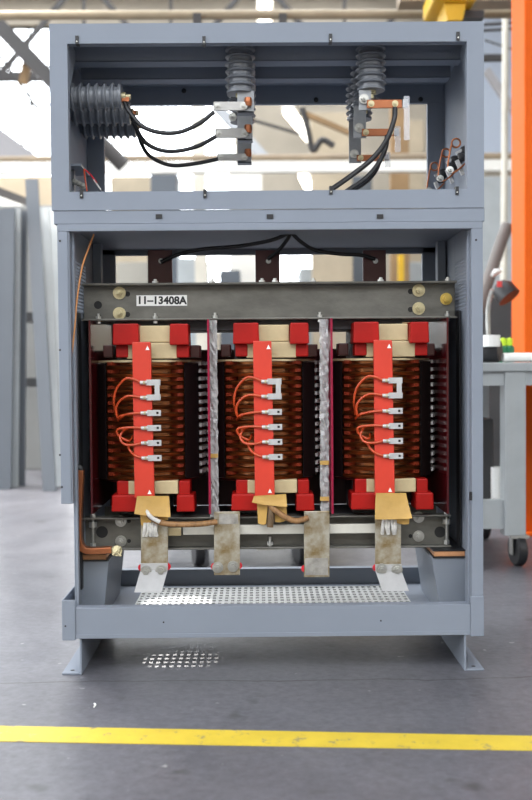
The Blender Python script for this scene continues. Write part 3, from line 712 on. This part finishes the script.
lpart('floor_border', MB().box(e1,pf0,.03,D-.004,zpf-.003,zpf).box(pf1,e2,.03,D-.004,zpf-.003,zpf).box(pf0,pf1,.03,.05,zpf-.003,zpf).box(pf0,pf1,.56,D-.004,zpf-.003,zpf), bevel=0)
MB().perf((pf0,.05,zpf-.003),((pf1-pf0)/nu,0,0),(0,.51/nv,0),nu,nv,.003,.56).build('perforated_floor', mat('galvanised', (.55,.56,.55), .4, .4, noise=.12, scale=6), lo)
for s, u in ((-1,81),(1,465)):
    x = P(u,655,0).x
    lpart('foot', MB().box(x-.003,x+.003,-.004,D,.0,zrb).box(x,x+s*.054,-.004,D,0,.006))
    c = Vector((x+s*.028,.02,.0062)); lpart('bolt_hole', MB().cyl(c,c+Vector((0,0,.0006)),.006,14), DARK, 0)
for u,v in ((65.5,626),(163.5,622.5),(381,621)):
    c = P(u,v,-.012); lpart('rivet', MB().lathe([(.0025,0),(.0025,.0012),(0,.0015)],(c.x,-.0085 if u > 70 else -.0125,c.z),(0,-1,0),10), DARK, 0)
# pedestals that carry the transformer
zp = P(266,560.5,.13).z; zpr = P(450,556.5,.13).z; zp = (zp+zpr)/2
for nm, (ua,ub,uc) in (('l',(75.5,109,103)),('r',(432,468.5,441))):
    xa, xb, xc_ = P(ua,560,.13).x, P(ub,560,.13).x, P(uc,600,.13).x
    if nm == 'l': poly = [(xa,zpf),(xc_,zpf),(xb,zp),(xa,zp)]
    else: poly = [(xc_,zpf),(xb,zpf),(xb,zp),(xa,zp)]
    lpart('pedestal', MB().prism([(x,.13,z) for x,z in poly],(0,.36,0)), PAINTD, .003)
# ground bar
gb = MB().tube([P(70,467,.10),P(76,466.5,.10),P(80.5,468,.10),P(81.5,475,.10)],.009,8)
gr = thing('ground_strap', P(79,548,.1), 'bent copper ground strap running down inside the left wall', 'busbar')
gb.build('black_lug', DARK, gr, smooth=True)
pts = crom([P(81,470,.1),P(80,490,.1),P(79,510,.1),P(78.5,532,.1),P(80,543,.1),P(85,549.5,.1),P(95,550.5,.1),P(112,549.5,.1)],6)
MB().ribbon(pts,(0,1,0),.030,.018).build('strap', COPPER, gr, bevel=.002)
pc = P(117,551,.1); mm = MB().hexbolt(pc,(0,-1,.3),.010,.02); mm.cyl(P(113,555,.09),P(121,547,.09),.005,8); mm.cyl(P(112,548,.09),P(121,556,.09),.004,8); mm.build('clamp', BRASS, gr)
for u0,u1,v0,v1,lb in ((75,107,552.5,559,'copper brown pad on the left pedestal under the transformer'),(433,466.5,549,556,'copper brown pad on the right pedestal under the transformer')):
    x0,x1,_,z1 = R4(u0,v0,u1,v1,.125); o = thing('support_pad', ((x0+x1)/2,.3,zp), lb, 'pad', 'pads under the transformer')
    MB().box(x0,x1,.125,.45,zp,zp+.004).build('rubber_sheet', DARK, o); MB().box(x0+.004,x1-.004,.127,.45,zp+.004,zp+.020).build('copper_block', COPPERP, o, bevel=.002)
    MB().box(x0,x1,.125,.45,zp+.020,zp+.024).build('rubber_sheet', DARK, o)
# thin orange wire along the left wall
tag(MB().tube([P(94,234,.06),P(88,250,.06),P(82,268,.05),P(77,300,.04),P(74.5,330,.03),P(71,360,.03),P(70,370,.03)],.0026,8).build('wire', mat('tan_wire',(.55,.24,.08),.5), smooth=True), 'thin orange brown wire hanging down the left front corner of the lower cabinet', 'wire')

# ================================================================== TRANSFORMER CORE
YC = .31; FY = .20          # coil axis depth, clamp front
zpad = zp+.024
core = thing('transformer_core', (-.03,YC,zpad), 'steel clamped transformer core standing on the pads in the lower cabinet', 'transformer')
x0,x1,z0,z1 = R4(84,281.5,455,321.5,FY)
zu0, zu1 = z0, z1
def kp(name, mb, m=CLAMP, bevel=.002, parent=None): return mb.build(name, m, parent or core, bevel=bevel)
uc = kp('upper_clamp', MB().box(x0,x1,FY,FY+.008,z0,z1).box(x0,x1,FY-.035,FY,z1-.007,z1).box(x0,x1,FY-.035,FY,z0,z0+.006))
kp('upper_clamp', MB().box(x0,x1,.412,.42,z0,z1).box(x0,x1,.42,.45,z1-.007,z1))
cores = [-.386,-.0325,.321]
kp('upper_yoke', MB().box(cores[0]-.08,cores[2]+.08,FY+.012,.408,z0-.03,z1-.012), LAM)
a0,a1,c0,c1 = R4(83,513,449,552,FY)
c0 = max(c0, zpad)
lc = kp('lower_clamp', MB().box(a0,a1,FY,FY+.008,c0,c1).box(a0,a1,FY-.035,FY,c1-.006,c1).box(a0,a1,FY-.035,FY,c0,c0+.006))
kp('lower_clamp', MB().box(a0,a1,.412,.42,c0,c1))
kp('lower_yoke', MB().box(cores[0]-.08,cores[2]+.08,FY+.012,.408,c0+.012,c1), LAM)
for x in cores: kp('core_leg', MB().box(x-.075,x+.075,FY+.02,.40,c1,z0-.03), LAM)
# label
l0,l1,m0,m1 = R4(136.5,295,187,306,FY-.0016)
st = kp('number_sticker', MB().box(l0,l1,FY-.0016,FY-.0002,m0,m1), WHITE, 0); st['label'] = 'white number sticker reading 11-13408A'
tc = bpy.data.curves.new('lettering','FONT'); tc.body = '11\u201313408A'; tc.align_x = 'CENTER'; tc.align_y = 'CENTER'; tc.size = (m1-m0)*.98; tc.extrude = .0003; tc.space_character = 1.02; tc.offset = .0012
to = bpy.data.objects.new('lettering',tc); COL.objects.link(to); to.parent = st; to.rotation_euler = (PI/2,0.012,0)
to.location = Vector(((l0+l1)/2,FY-.0021,(m0+m1)/2-.0005))-ORG[core.name]; tc.materials.append(INK)
bpy.context.view_layer.update(); lm = bpy.data.meshes.new_from_object(to.evaluated_get(bpy.context.evaluated_depsgraph_get()))
if not lm.materials: lm.materials.append(INK)
lo_ = bpy.data.objects.new('lettering', lm); COL.objects.link(lo_); lo_.parent = st; lo_.location = to.location; lo_.rotation_euler = to.rotation_euler
bpy.data.objects.remove(to); lo_.name = 'lettering'
# clamp bolts
for u,v in ((119.5,293),(119.5,313.5),(418.5,290.5),(418.5,308.5)):
    c = P(u,v,FY); kp('clamp_bolt', MB().hexbolt((c.x,FY,c.z),(0,-1,0),.010,.022,1.9), BRASS, 0, uc); s = 1 if u < 266 else -1
    c = P(u+s*8,v+1,FY); kp('bolt_hole', MB().cyl((c.x,FY-.0006,c.z),(c.x,FY+.001,c.z),.008,14), HOLE, 0, uc)
for u,v in ((121,521),(121,541),(418.5,517),(418.5,536)):
    c = P(u,v,FY); kp('clamp_bolt', MB().hexbolt((c.x,FY,c.z),(0,-1,0),.010,.022,1.7), BOLT, 0, lc); s = 1 if u < 266 else -1
    c = P(u+s*8,v,FY); kp('bolt_hole', MB().cyl((c.x,FY-.0006,c.z),(c.x,FY+.001,c.z),.006,14), HOLE, 0, lc)
for u,v,rx,par in ((98,305,.012,uc),(102,532,.018,lc),(440,532,.017,lc)):
    c = P(u,v,FY); kp('lifting_hole', MB().cyl((c.x,FY-.0008,c.z),(c.x,FY+.001,c.z),rx,18), HOLE, 0, par)
c = P(446,299,FY); kp('yellow_bolt', MB().hexbolt((c.x,FY,c.z),(0,-1,0),.012,.02,1.5), mat('yellow_zinc',(.66,.48,.12),.4,.5), 0, uc)
for u in (93,446.5):
    c = P(u,530,FY-.02); kp('tie_rod', MB().cyl((c.x,FY-.02,c0-.0),(c.x,FY-.02,c1+.02),.004,10).lathe([(.009,0),(.009,.012)],(c.x,FY-.02,c0+.008),(0,0,1),6).lathe([(.009,0),(.009,.010)],(c.x,FY-.02,c1),(0,0,1),6).lathe([(.012,0),(.012,.016)],(c.x,FY-.02,c1-.03),(0,0,1),10), BOLT, 0)
for u,v in ((155,322),(215,323),(320,322),(98,322),(448,321)):
    c = P(u,v,FY-.03); kp('flange_bolt', MB().lathe([(.008,0),(.008,.008),(.004,.008),(.004,.016),(0,.016)],(c.x,FY-.02,zu0+.006),(0,0,1),10).lathe([(.007,-.008),(.007,0)],(c.x,FY-.02,zu0),(0,0,1),6), BOLT, 0, uc)
for u in (155,212,262,275,313,381,455):
    c = P(min(u,448),281,FY-.02); kp('flange_bolt', MB().lathe([(.009,0),(.009,.006),(.005,.006),(.005,.012),(0,.012)],(c.x,FY-.016,zu1),(0,0,1),8), BOLT, 0, uc)
# maroon terminal plates standing on the top yoke
for u0,u1 in ((148,172),(255.5,279.5),(363,386)):
    p0,p1,q0,q1 = R4(u0,250,u1,281,.30); pl = kp('terminal_plate', MB().box(p0,p1,.30,.312,zu1-.02,q1), MAROON)
    pc = P((u0+u1)/2+1,261,.298); MB().lathe([(.008,0),(.008,.004),(0,.004)],(pc.x,.30,pc.z),(0,-1,0),12).build('plate_bolt', WHITE, pl)
# beige rail across the lower clamp
r0,r1,s0,s1 = R4(183,524,378,535,FY-.05); kp('beige_rail', MB().box(r0,r1,FY-.05,FY-.036,s0,s1), BEIGE)
r0,r1,s0,s1 = R4(166,528,181,536,FY-.05); kp('rail_end', MB().box(r0,r1,FY-.05,FY-.036,s0,s1), CREAM)
c = P(270,545,FY-.02); kp('stud', MB().cyl((c.x,FY-.02,c0-.004),(c.x,FY-.02,c0+.035),.005,10).lathe([(.010,.01),(.010,.02)],(c.x,FY-.02,c0),(0,0,1),6).box(c.x-.04,c.x+.04,FY-.03,FY,c0-.004,c0), BOLT, 0)
# the three black leads under the lower roof
for u,v,lb in ((161,262,'black lead running to the left maroon plate under the cabinet roof'),(268,259,'black lead running to the middle maroon plate under the cabinet roof'),(375,259,'black lead running to the right maroon plate under the cabinet roof')):
    a = P(291,232,.22); b = P(u,v,.29)
    if u < 200: pts = [a,P(272,240,.24),P(240,246,.26),P(205,249,.27),P(180,254,.28),b]
    elif u < 300: pts = [a,P(287,240,.24),P(279,250,.27),b]
    else: pts = [a,P(300,241,.24),P(315,250,.26),P(340,254,.27),P(360,255,.28),b]
    cable(pts,.006,lb,'black leads under the roof')

# ================================================================== COILS
RC = .167
x_c = cores[0]+.012
zw1, zw0 = P(150,362,.15).z, P(150,481,.15).z
coil = thing('transformer_coil', (x_c,YC,zw0), 'left of three copper coils with red tap bar, beside the left barrier board', 'coil', 'transformer coils')
prof = []; nd = 15; hh = (zw1-zw0)/nd
prof.append((.10,0))
for k in range(nd):
    t0 = k*hh
    prof += [(RC-.030,t0+.001),(RC-.004,t0+hh*.04),(RC,t0+hh*.11),(RC-.004,t0+hh*.19),(RC,t0+hh*.28),(RC-.004,t0+hh*.38),(RC-.001,t0+hh*.46),(RC-.006,t0+hh*.56),(RC-.030,t0+hh*.60),(RC-.030,t0+hh*.99)]
prof.append((.10,zw1-zw0))
MB().lathe(prof,(x_c,YC,zw0),(0,0,1),64).build('winding', COPPERW, coil, smooth=True)
for a0_, a1_ in ((43,64),(-64,-43)):  # near-black curved sheets that put shade onto the coil flanks
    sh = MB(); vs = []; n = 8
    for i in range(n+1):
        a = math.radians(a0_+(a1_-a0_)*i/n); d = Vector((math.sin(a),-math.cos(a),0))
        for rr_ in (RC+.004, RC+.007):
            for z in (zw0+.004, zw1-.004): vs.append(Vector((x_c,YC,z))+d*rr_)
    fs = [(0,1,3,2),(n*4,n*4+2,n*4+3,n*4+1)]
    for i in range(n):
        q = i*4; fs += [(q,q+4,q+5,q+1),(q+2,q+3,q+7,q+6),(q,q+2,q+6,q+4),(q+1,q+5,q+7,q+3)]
    sh.add(vs,fs).build('flank_shade', mat('flank_shade', (.006,.003,.003), .6, spec=.2), coil)
for deg in (-71,-38,38,71,94,-94,118,-118,145,-145,180):
    a = math.radians(deg); d = Vector((math.sin(a),-math.cos(a),0)); w = Vector((math.cos(a),math.sin(a),0)); s_ = MB()
    for k in range(nd):
        ww = .009 if abs(deg) == 38 else .016; z = zw0+k*hh+hh*.60; p = Vector((x_c,YC,z))+d*(RC-.034); q = Vector((x_c,YC,z))+d*(RC+(.012 if abs(deg) in (71,94) else .004))
        s_.add([p-w*ww,p+w*ww,q+w*ww,q-w*ww]+[v+Vector((0,0,hh*.44)) for v in (p-w*ww,p+w*ww,q+w*ww,q-w*ww)],[(3,2,1,0),(4,5,6,7),(0,1,5,4),(1,2,6,5),(2,3,7,6),(3,0,4,7)])
    p = Vector((x_c,YC,zw0))+d*(RC-.026)
    s_.bar(p,p+Vector((0,0,zw1-zw0)),.012,.012)
    s_.build('spacer_glint_comb', REDC if abs(deg) not in (71,94) else GLINTC, coil)  # grey teeth are added as zigzag reflections, the red ones are spacers
def cpx(name, u0,v0,u1,v1,Y,d,m,bevel=.003,parent=None): return MB().pbox(u0,v0,u1,v1,Y,d).build(name,m,parent or coil,bevel=bevel)
# end rings
for z, nm in ((zw1,1),(zw0-.006,0)):
    MB().lathe([(.09,0),(RC-.004,0),(RC-.004,.006),(.09,.006)],(x_c,YC,z),(0,0,1),48).build('end_ring', CREAM, coil) if nm else MB().lathe([(.09,0),(RC-.012,0),(RC-.012,.005),(.09,.005)],(x_c,YC,z),(0,0,1),48).build('end_ring', REDD, coil)
cpx('cream_block',138,325.5,170,342.5,.165,.05,CREAM); cpx('cream_block',127,342.5,177,359,.158,.06,CREAM)
cpx('cream_block',128,480.5,178,494.5,.150,.06,CREAM)
def support(u0,u1,v0,v1,side):
    x0,x1,z0,z1 = R4(u0,v0,u1,v1,.13); b = MB()
    poly = [(x0-.002,z0),(x1+.002,z0),(x1,z1),(x0,z1)]
    b.prism([(x,.13,z) for x,z in poly],(0,.10,0)); return b.build('support_block', RED, coil, bevel=.004)
support(113,138,323.5,345,0); support(170,188,323.5,345,1)
cpx('support_block',116,345,128,357.5,.155,.08,RED); cpx('support_block',176.5,345,189,357.5,.155,.08,RED)
cpx('support_block',117,481,129,496,.15,.08,RED); cpx('support_block',179,481,190,496,.15,.08,RED)
support(112,139,495,512,0); support(177,194,495,512,1)
cpx('inner_block',190,345,200,357.5,.2,.08,REDD); cpx('inner_block',103,345,113,357.5,.2,.08,REDD)
# tap bar
bt = [P(132,342,.118),P(150.5,342,.118),P(154.5,498,.118),P(134.5,498,.118)]
tb = MB().prism(bt,(0,.018,0)).build('tap_bar', ORANGE, coil, bevel=.002); tb['label'] = 'red vertical tap bar'
for v,u in ((348,147.5),(492,149.5)):
    c = P(u,v,.1175); MB().prism([c+Vector((-.006,0,-.006)),c+Vector((.006,0,-.006)),c+Vector((.0,0,.007))],(0,-.0006,0)).build('warning_triangle', WHITE, tb)
tv = (382.5,397.5,413,428,443,458)
for k,v in enumerate(tv):
    du = (v-382)/75*1.5
    a = P(143+du,v,.113); b = P(160.5+du*.8,v,.113)
    tg = MB(); tg.cyl(a+Vector((-.008,-.003,0)),a+Vector((.012,-.003,0)),.0055,12)
    hx = b.x-.010
    tg.box(a.x+.010,hx-.0035,.109,.1125,a.z-.0085,a.z+.0085).box(hx+.0035,b.x,.109,.1125,a.z-.0085,a.z+.0085).box(hx-.0035,hx+.0035,.109,.1125,a.z+.0035,a.z+.0085).box(hx-.0035,hx+.0035,.109,.1125,a.z-.0085,a.z-.0035)
    lug = tg.build('tap_terminal', SILVER, tb)
    MB().box(hx-.0032,hx+.0032,.1125,.1130,a.z-.0032,a.z+.0032).build('terminal_hole', HOLE, lug)
    MB().hexbolt(a+Vector((.004,-.006,0)),(0,-1,0),.0035,.004).build('terminal_screw', BRASS, lug)
l0 = P(154.5,380,.108); l1 = P(159,400,.108)
MB().box(l0.x,l1.x+.002,.1065,.109,l1.z,l0.z).build('link_strap', SILVER, tb)
wires = [[(141,382.5),(133,379),(126,378.5),(119,385),(115,393),(114,404),(117,417)],
         [(141,397.5),(132,396),(125,397),(119,402),(116,409),(118,418),(124,416)],
         [(141,413),(132,413.5),(124,415),(119,417),(117,421)],
         [(142,428),(133,427.5),(124,428),(117,430),(119,436),(129,441),(132,436)],
         [(142,443),(133,445),(124,444),(120,438),(123,431),(129,428)],
         [(142.5,458),(136,456),(131,452),(128,446),(127,440)]]
for w in wires:
    n = len(w); pts = []
    for i,(u,v) in enumerate(w):
        t = i/(n-1); Y = .112+(.0 if t < .25 else (.03*(t-.25)/.75)); pts.append(P(u,v,min(Y,.15)))
    pts[-1].y = .165
    MB().tube(pts,.0036,8,6).build('tap_lead', WIRE, coil, smooth=True)
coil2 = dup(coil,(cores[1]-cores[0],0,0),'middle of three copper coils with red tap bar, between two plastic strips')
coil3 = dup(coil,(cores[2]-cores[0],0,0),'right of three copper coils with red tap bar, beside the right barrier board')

# barrier boards
for u,m,lb in ((89.5,BARR,'dark red barrier board left of the left coil'),(208,BARRP,'pink edged red barrier board between left and middle coils'),(331.5,BARRP,'pink edged red barrier board between middle and right coils'),(447.5,BARR,'dark red barrier board right of the right coil')):
    a = P(u,324,.105); b = P(u,514,.105)
    tag(MB().box(a.x-.003,a.x+.003,.105,.52,max(b.z,c1+.001),zu0-.001).build('barrier_board', m), lb, 'board', 'phase barrier boards')
# unseen dark board added to shade the gaps behind the coils
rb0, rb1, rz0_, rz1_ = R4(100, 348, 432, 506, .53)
tag(MB().box(wl+.03, wr-.03, .53, .536, rz0_, rz1_).build('rear_shade_board', mat('rear_shade_board', (.035,.008,.008), .5)), 'dark board added as shade behind all three coils', 'board')
# crinkled clear plastic strips
for u,side,lb in ((213.5,1,'crinkled clear plastic strip beside the barrier left of the middle coil'),(324.5,-1,'crinkled clear plastic strip beside the barrier right of the middle coil')):
    mb = MB(); n = 46; vs = []; 
    za, zb = zu0-.002, c1+.004; w = .026; rr = random.Random(int(u))
    for i in range(n+1):
        z = za+(zb-za)*i/n; xc_ = P(u,420,.13).x+rr.uniform(-.0015,.0015)
        for j in range(5): vs.append((xc_+w*(j/4-.5)+rr.uniform(-.001,.001),.135+rr.uniform(-.004,.004),z))
    vs2 = [(x,y+.0012,z) for x,y,z in vs]; N = len(vs)
    fs = []
    for i in range(n):
        for j in range(4):
            q = i*5+j; fs += [(q,q+1,q+6,q+5),(N+q+5,N+q+6,N+q+1,N+q)]
    for i in range(n): fs += [(i*5,i*5+5,N+i*5+5,N+i*5),(i*5+4,N+i*5+4,N+i*5+9,i*5+9)]
    fs += [tuple(range(5))+tuple(N+k for k in range(4,-1,-1)), tuple(n*5+k for k in range(4,-1,-1))+tuple(N+n*5+k for k in range(5))]
    r = thing('plastic_strip', (P(u,420,.13).x,.135,zb), lb, 'strip', 'clear plastic strips')
    mb.add(vs,fs+[]) if False else mb.add(vs+vs2,fs)
    mb.build('clear_sheet', PLAS, r)
    for v in ((455,) if side == 1 else (462,498)):
        c = P(u,v,.128); MB().box(c.x-.013,c.x+.013,.124,.128,c.z-.008,c.z+.004).build('tape_patch', PAPER, r)

# ================================================================== LOW VOLTAGE BARS, PAPERS, LEADS
def bus(name_label, u0,u1,v0,v1,Y,m,flare=None,bolts=(),washers=(),braid=None,patch=None):
    a = P((u0+u1)/2,v0,Y); b = P((u0+u1)/2,v1,Y); w = P(u1,v0,Y).x-P(u0,v0,Y).x
    r = thing('busbar', b, name_label, 'busbar', 'terminal bars under the coils')
    pts = [a, a.lerp(b,.5), b]
    MB().ribbon(pts,(1,0,0),w,.007).build('bar', m, r, bevel=.0015)
    if flare:
        c = P(flare[0],flare[1],Y-.05); e = MB()
        h = Vector((w/2,0,0)); th = Vector((0,.006,0)); b2 = b+Vector((0,-.007,.016))
        cc = Vector((c.x,Y-.06,max(c.z,zpf+.002)))
        mid = b+Vector((0,-.007,-.004))
        for p,q in ((b2,mid),(mid,cc)):
            vs = [p-h,p+h,q+h,q-h]; vs += [v+Vector((0,-.005,0)) for v in vs]
            e.add(vs,[(0,1,2,3),(7,6,5,4),(0,4,5,1),(1,5,6,2),(2,6,7,3),(3,7,4,0)])
        e.build('foot_tab', SILVER, r)
    for u,v in bolts:
        c = P(u,v,Y-.014); MB().hexbolt((c.x,Y-.013 if flare else Y-.004,c.z),(0,-1,0),.011,.014,1.5).build('bolt', BOLT, r, smooth=False)
    for u,v in washers:
        c = P(u,v,Y); sgn = 1 if u > (u0+u1)/2 else -1; MB().lathe([(0,-.004),(.010,-.004),(.011,0),(.010,.004),(0,.004)],(c.x-sgn*.004,Y+.007,c.z),(0,1,0),16).build('red_washer', REDW, r)
    if patch:
        x0,x1,z0,z1 = R4(*patch,Y-.004); MB().box(x0,x1,Y-.0052,Y-.0035,z0,z1).build('solder_patch', mat('solder', (.50,.48,.44), .4, .4, noise=.45, scale=28, bump=.3), r)
    if braid:
        for k in range(5):
            u = braid[0]+(braid[2]-braid[0])*k/4; MB().tube([P(u,braid[1],Y-.008),P(u+random.uniform(-1.5,1.5),(braid[1]+braid[3])/2,Y-.014),P(u+random.uniform(-2,2),braid[3],Y-.006)],.0055,7,5).build('braid_strand', WHITEC, r, smooth=True)
    return r
YB = .135
bus('leftmost terminal bar with white braid and flared foot, under the left coil',141,168,521,568,YB,TARN,(148.5,591),((146,571),(161,570.5)),((140,568),(168.5,567)),(145,523,157,536))
bus('second terminal bar from the left, short and tarnished, on the taped lead',214,240,511.5,575,YB,TARN,None,((217.5,568),(233,567)),((213,567),(240,566)),None,(219,514,238,524))
bus('third terminal bar from the left, tarnished with brown streak',304,329.5,511,577,YB,TARN,None,(),((303.5,569),),None,(305,558,328,575))
bus('rightmost terminal bar with flared foot, under the right coil',375,401,519,569,YB,TARN,(395,590),((381.5,569),(397,569.5)),((375,568),),(384,520,395,534))
# taped leads
tag(MB().tube([P(146,512,.12),P(152,518,.112),P(162,523,.11),P(180,524.5,.11),P(200,524,.112),P(217,522,.122)],.0085,10).build('taped_lead', ROPE, smooth=True), 'brown taped copper lead from the left coil to the second bar', 'lead', 'taped leads')
tag(MB().tube([P(146,510,.112),P(151,517,.10),P(160,522,.098)],.0062,8).build('white_lead', WHITEC, smooth=True), 'short white braided lead end beside the left kraft paper', 'lead')
tag(MB().tube([P(268,503,.12),P(276,511,.112),P(287,518,.11),P(297,521,.112),P(308,518,.122)],.0085,10).build('taped_lead', ROPE, smooth=True), 'brown taped copper lead from the middle coil to the third bar', 'lead', 'taped leads')
tag(MB().tube([P(272,503,.125),P(271,515,.12),P(270,527,.12)],.010,10).build('taped_lead', mat('dark_tape',(.16,.10,.05),.6,noise=.3,scale=40), smooth=True), 'short dark taped lead standing below the middle coil', 'lead', 'taped leads')
# kraft papers
def paper(pix, Y, label, curl=.012, seed=1):
    """folded kraft sheet between a top row and a bottom row of image points"""
    (tl,tr_,br,bl) = pix; n, m = 10, 8; vs = []; rr = random.Random(seed)
    for i in range(n+1):
        s = i/n
        for j in range(m+1):
            t = j/m; L_ = (tl[0]+(bl[0]-tl[0])*s, tl[1]+(bl[1]-tl[1])*s); R_ = (tr_[0]+(br[0]-tr_[0])*s, tr_[1]+(br[1]-tr_[1])*s)
            p = P(L_[0]+(R_[0]-L_[0])*t, L_[1]+(R_[1]-L_[1])*t+math.sin(t*PI)*1.2*s, Y)
            p.y -= curl*s*s*1.6*(1-.5*math.sin(t*PI))-.0; p.y += rr.uniform(-.0008,.0008); vs.append(p)
    N = len(vs); vs2 = [p+Vector((0,.0016,0)) for p in vs]; fs = []
    for i in range(n):
        for j in range(m):
            q = i*(m+1)+j; fs += [(q,q+1,q+m+2,q+m+1),(N+q+m+1,N+q+m+2,N+q+1,N+q)]
    top = list(range(m+1)); bot = [n*(m+1)+j for j in range(m+1)]
    fs += [tuple(top[::-1])+tuple(N+k for k in top), tuple(bot)+tuple(N+k for k in bot[::-1])]
    for i in range(n):
        q = i*(m+1); fs += [(q,q+m+1,N+q+m+1,N+q),(q+m,N+q+m,N+q+2*m+1,q+2*m+1)]
    return vs+vs2, fs
def kraft(label, sheets):
    first = None
    for k,(pix,Y,curl) in enumerate(sheets):
        vs,fs = paper(pix,Y,label,curl,k+3)
        if first is None:
            r = thing('kraft_paper', P(pix[2][0],pix[2][1],Y), label, 'paper', 'kraft papers under the coils'); first = r
        MB().add(vs,fs).build('sheet', PAPER, first, smooth=True)
kraft('yellow kraft paper hanging under the left coil', [(((137,496),(169,496),(171,516),(135,513)),.112,.012),(((140,512),(152,513),(151,526),(141,525)),.124,.0),(((153,500),(169,500),(168,520),(155,518)),.126,.0)])
kraft('yellow kraft paper hanging under the middle coil', [(((254,496),(286,494),(287,506),(252,502)),.112,.008),(((257,502),(268,502),(266,524),(258,523)),.126,.0),(((273,500),(286,500),(287,520),(275,522)),.126,.0)])
kraft('yellow kraft paper hanging under the right coil, largest and curled', [(((376,493),(406,493),(411,517),(374,518)),.110,.016),(((393,508),(410,508),(409,524),(394,522)),.124,.0)])

# ================================================================== LIGHT
w = bpy.data.worlds.new('overcast_sky'); SC.world = w; w.use_nodes = True
nt = w.node_tree; bg = nt.nodes['Background']
tcn = nt.nodes.new('ShaderNodeTexCoord'); nn = nt.nodes.new('ShaderNodeTexNoise'); nn.inputs['Scale'].default_value = 3
nt.links.new(tcn.outputs['Generated'], nn.inputs['Vector'])
rp = nt.nodes.new('ShaderNodeValToRGB'); rp.color_ramp.elements[0].color = (.82,.90,1.0,1); rp.color_ramp.elements[1].color = (1.0,1.0,1.0,1)
nt.links.new(nn.outputs['Fac'], rp.inputs['Fac']); 
sx_ = nt.nodes.new('ShaderNodeSeparateXYZ'); nt.links.new(tcn.outputs['Generated'], sx_.inputs[0])
mr_ = nt.nodes.new('ShaderNodeMapRange'); mr_.inputs['From Min'].default_value = -.03; mr_.inputs['From Max'].default_value = .02; nt.links.new(sx_.outputs['Z'], mr_.inputs['Value'])
mx_ = nt.nodes.new('ShaderNodeMix'); mx_.data_type = 'RGBA'; nt.links.new(mr_.outputs[0], mx_.inputs[0]); mx_.inputs[6].default_value = (.12,.12,.11,1)   # the yard outside, below the horizon
nt.links.new(rp.outputs['Color'], mx_.inputs[7]); nt.links.new(mx_.outputs[2], bg.inputs['Color'])
bg.inputs['Strength'].default_value = 6.2
def portal(loc, rot, sx, sy):
    l = bpy.data.lights.new('window_portal','AREA'); l.shape = 'RECTANGLE'; l.size = sx; l.size_y = sy; l.cycles.is_portal = True
    o = bpy.data.objects.new('window_portal', l); COL.objects.link(o); o.location = loc; o.rotation_euler = rot
for o_ in front_ops: portal(((o_[0]+o_[1])/2, HY0-.3, (o_[2]+o_[3])/2), (PI/2,0,0), o_[1]-o_[0], o_[3]-o_[2])
for o_ in left_ops: portal((HX0-.05, (o_[0]+o_[1])/2, (o_[2]+o_[3])/2), (0,-PI/2,0), o_[3]-o_[2], o_[1]-o_[0])
for o_ in back_ops: portal(((o_[0]+o_[1])/2, HY1+.05, (o_[2]+o_[3])/2), (-PI/2,0,0), o_[1]-o_[0], o_[3]-o_[2])
for i in range(1, len(ys)-1, 2): portal((-1.95, (ys[i]+ys[i+1])/2, HZ+.05), (0,0,0), 8.9, ys[i+1]-ys[i])

for (lx, ly), lb in (((-2.4,2.9),'added fill lamp over the left aisle nearest the cabinet'),((-2.7,5.2),'added fill lamp over the left aisle farther from the cabinet')):
    hb_ = thing('added_fill_lamp', (lx,ly,6.2), lb, 'lamp', 'added fill lamps')  # unseen lamps added to brighten the floor at the left
    MB().lathe([(.0,.02),(.24,.02),(.27,.0),(.27,-.01),(.25,.04),(.10,.22),(.06,.34),(0,.34)],(lx,ly,6.2),(0,0,1),24).build('shade', BOLT, hb_, smooth=True)
    MB().cyl((lx,ly,6.5),(lx,ly,HZ),.012,8).build('rod', TRUSS, hb_)
    al = bpy.data.lights.new('added_fill_light','AREA'); al.shape = 'DISK'; al.size = .45; al.energy = 85; al.spread = math.radians(75); al.color = (1,.94,.86)
    ao = bpy.data.objects.new('added_fill_light', al); COL.objects.link(ao); ao.location = (lx,ly,6.17)
wl_ = thing('added_spot_lamp', (-.668,3.1,0), 'unseen spot lamp added behind the cabinet to light the floor patch', 'lamp')
MB().cyl((-.668,3.1,0),(-.668,3.1,1.66),.012,10).build('pole', TRUSS, wl_)
MB().lathe([(.16,0),(.16,.01),(0,.02)],(-.668,3.1,0),(0,0,1),20).build('base', TRUSS, wl_)
lp = Vector((-.668,3.1,1.70)); aim = Vector((-.268,.135,0)); dr = (aim-lp).normalized()  # hidden lamp added to throw the dotted light patch under the pan
MB().lathe([(0,.10),(.045,.0),(.045,-.02),(.06,-.02),(.06,.12),(.0,.14)],lp,-dr,20).build('reflector', TRUSS, wl_)
sl = bpy.data.lights.new('added_spot_beam','SPOT'); sl.energy = 170; sl.spot_size = math.radians(4.1); sl.spot_blend = .12; sl.shadow_soft_size = .008; sl.color = (1,.97,.92)
so = bpy.data.objects.new('added_spot_beam', sl); COL.objects.link(so); so.location = lp; so.rotation_euler = dr.to_track_quat('-Z','Y').to_euler(); so.scale = (1,.36,1)
vs_ = SC.view_settings
vs_.view_transform = 'Standard'; vs_.look = 'None'; vs_.gamma = 1; vs_.use_curve_mapping = False; vs_.exposure = .06
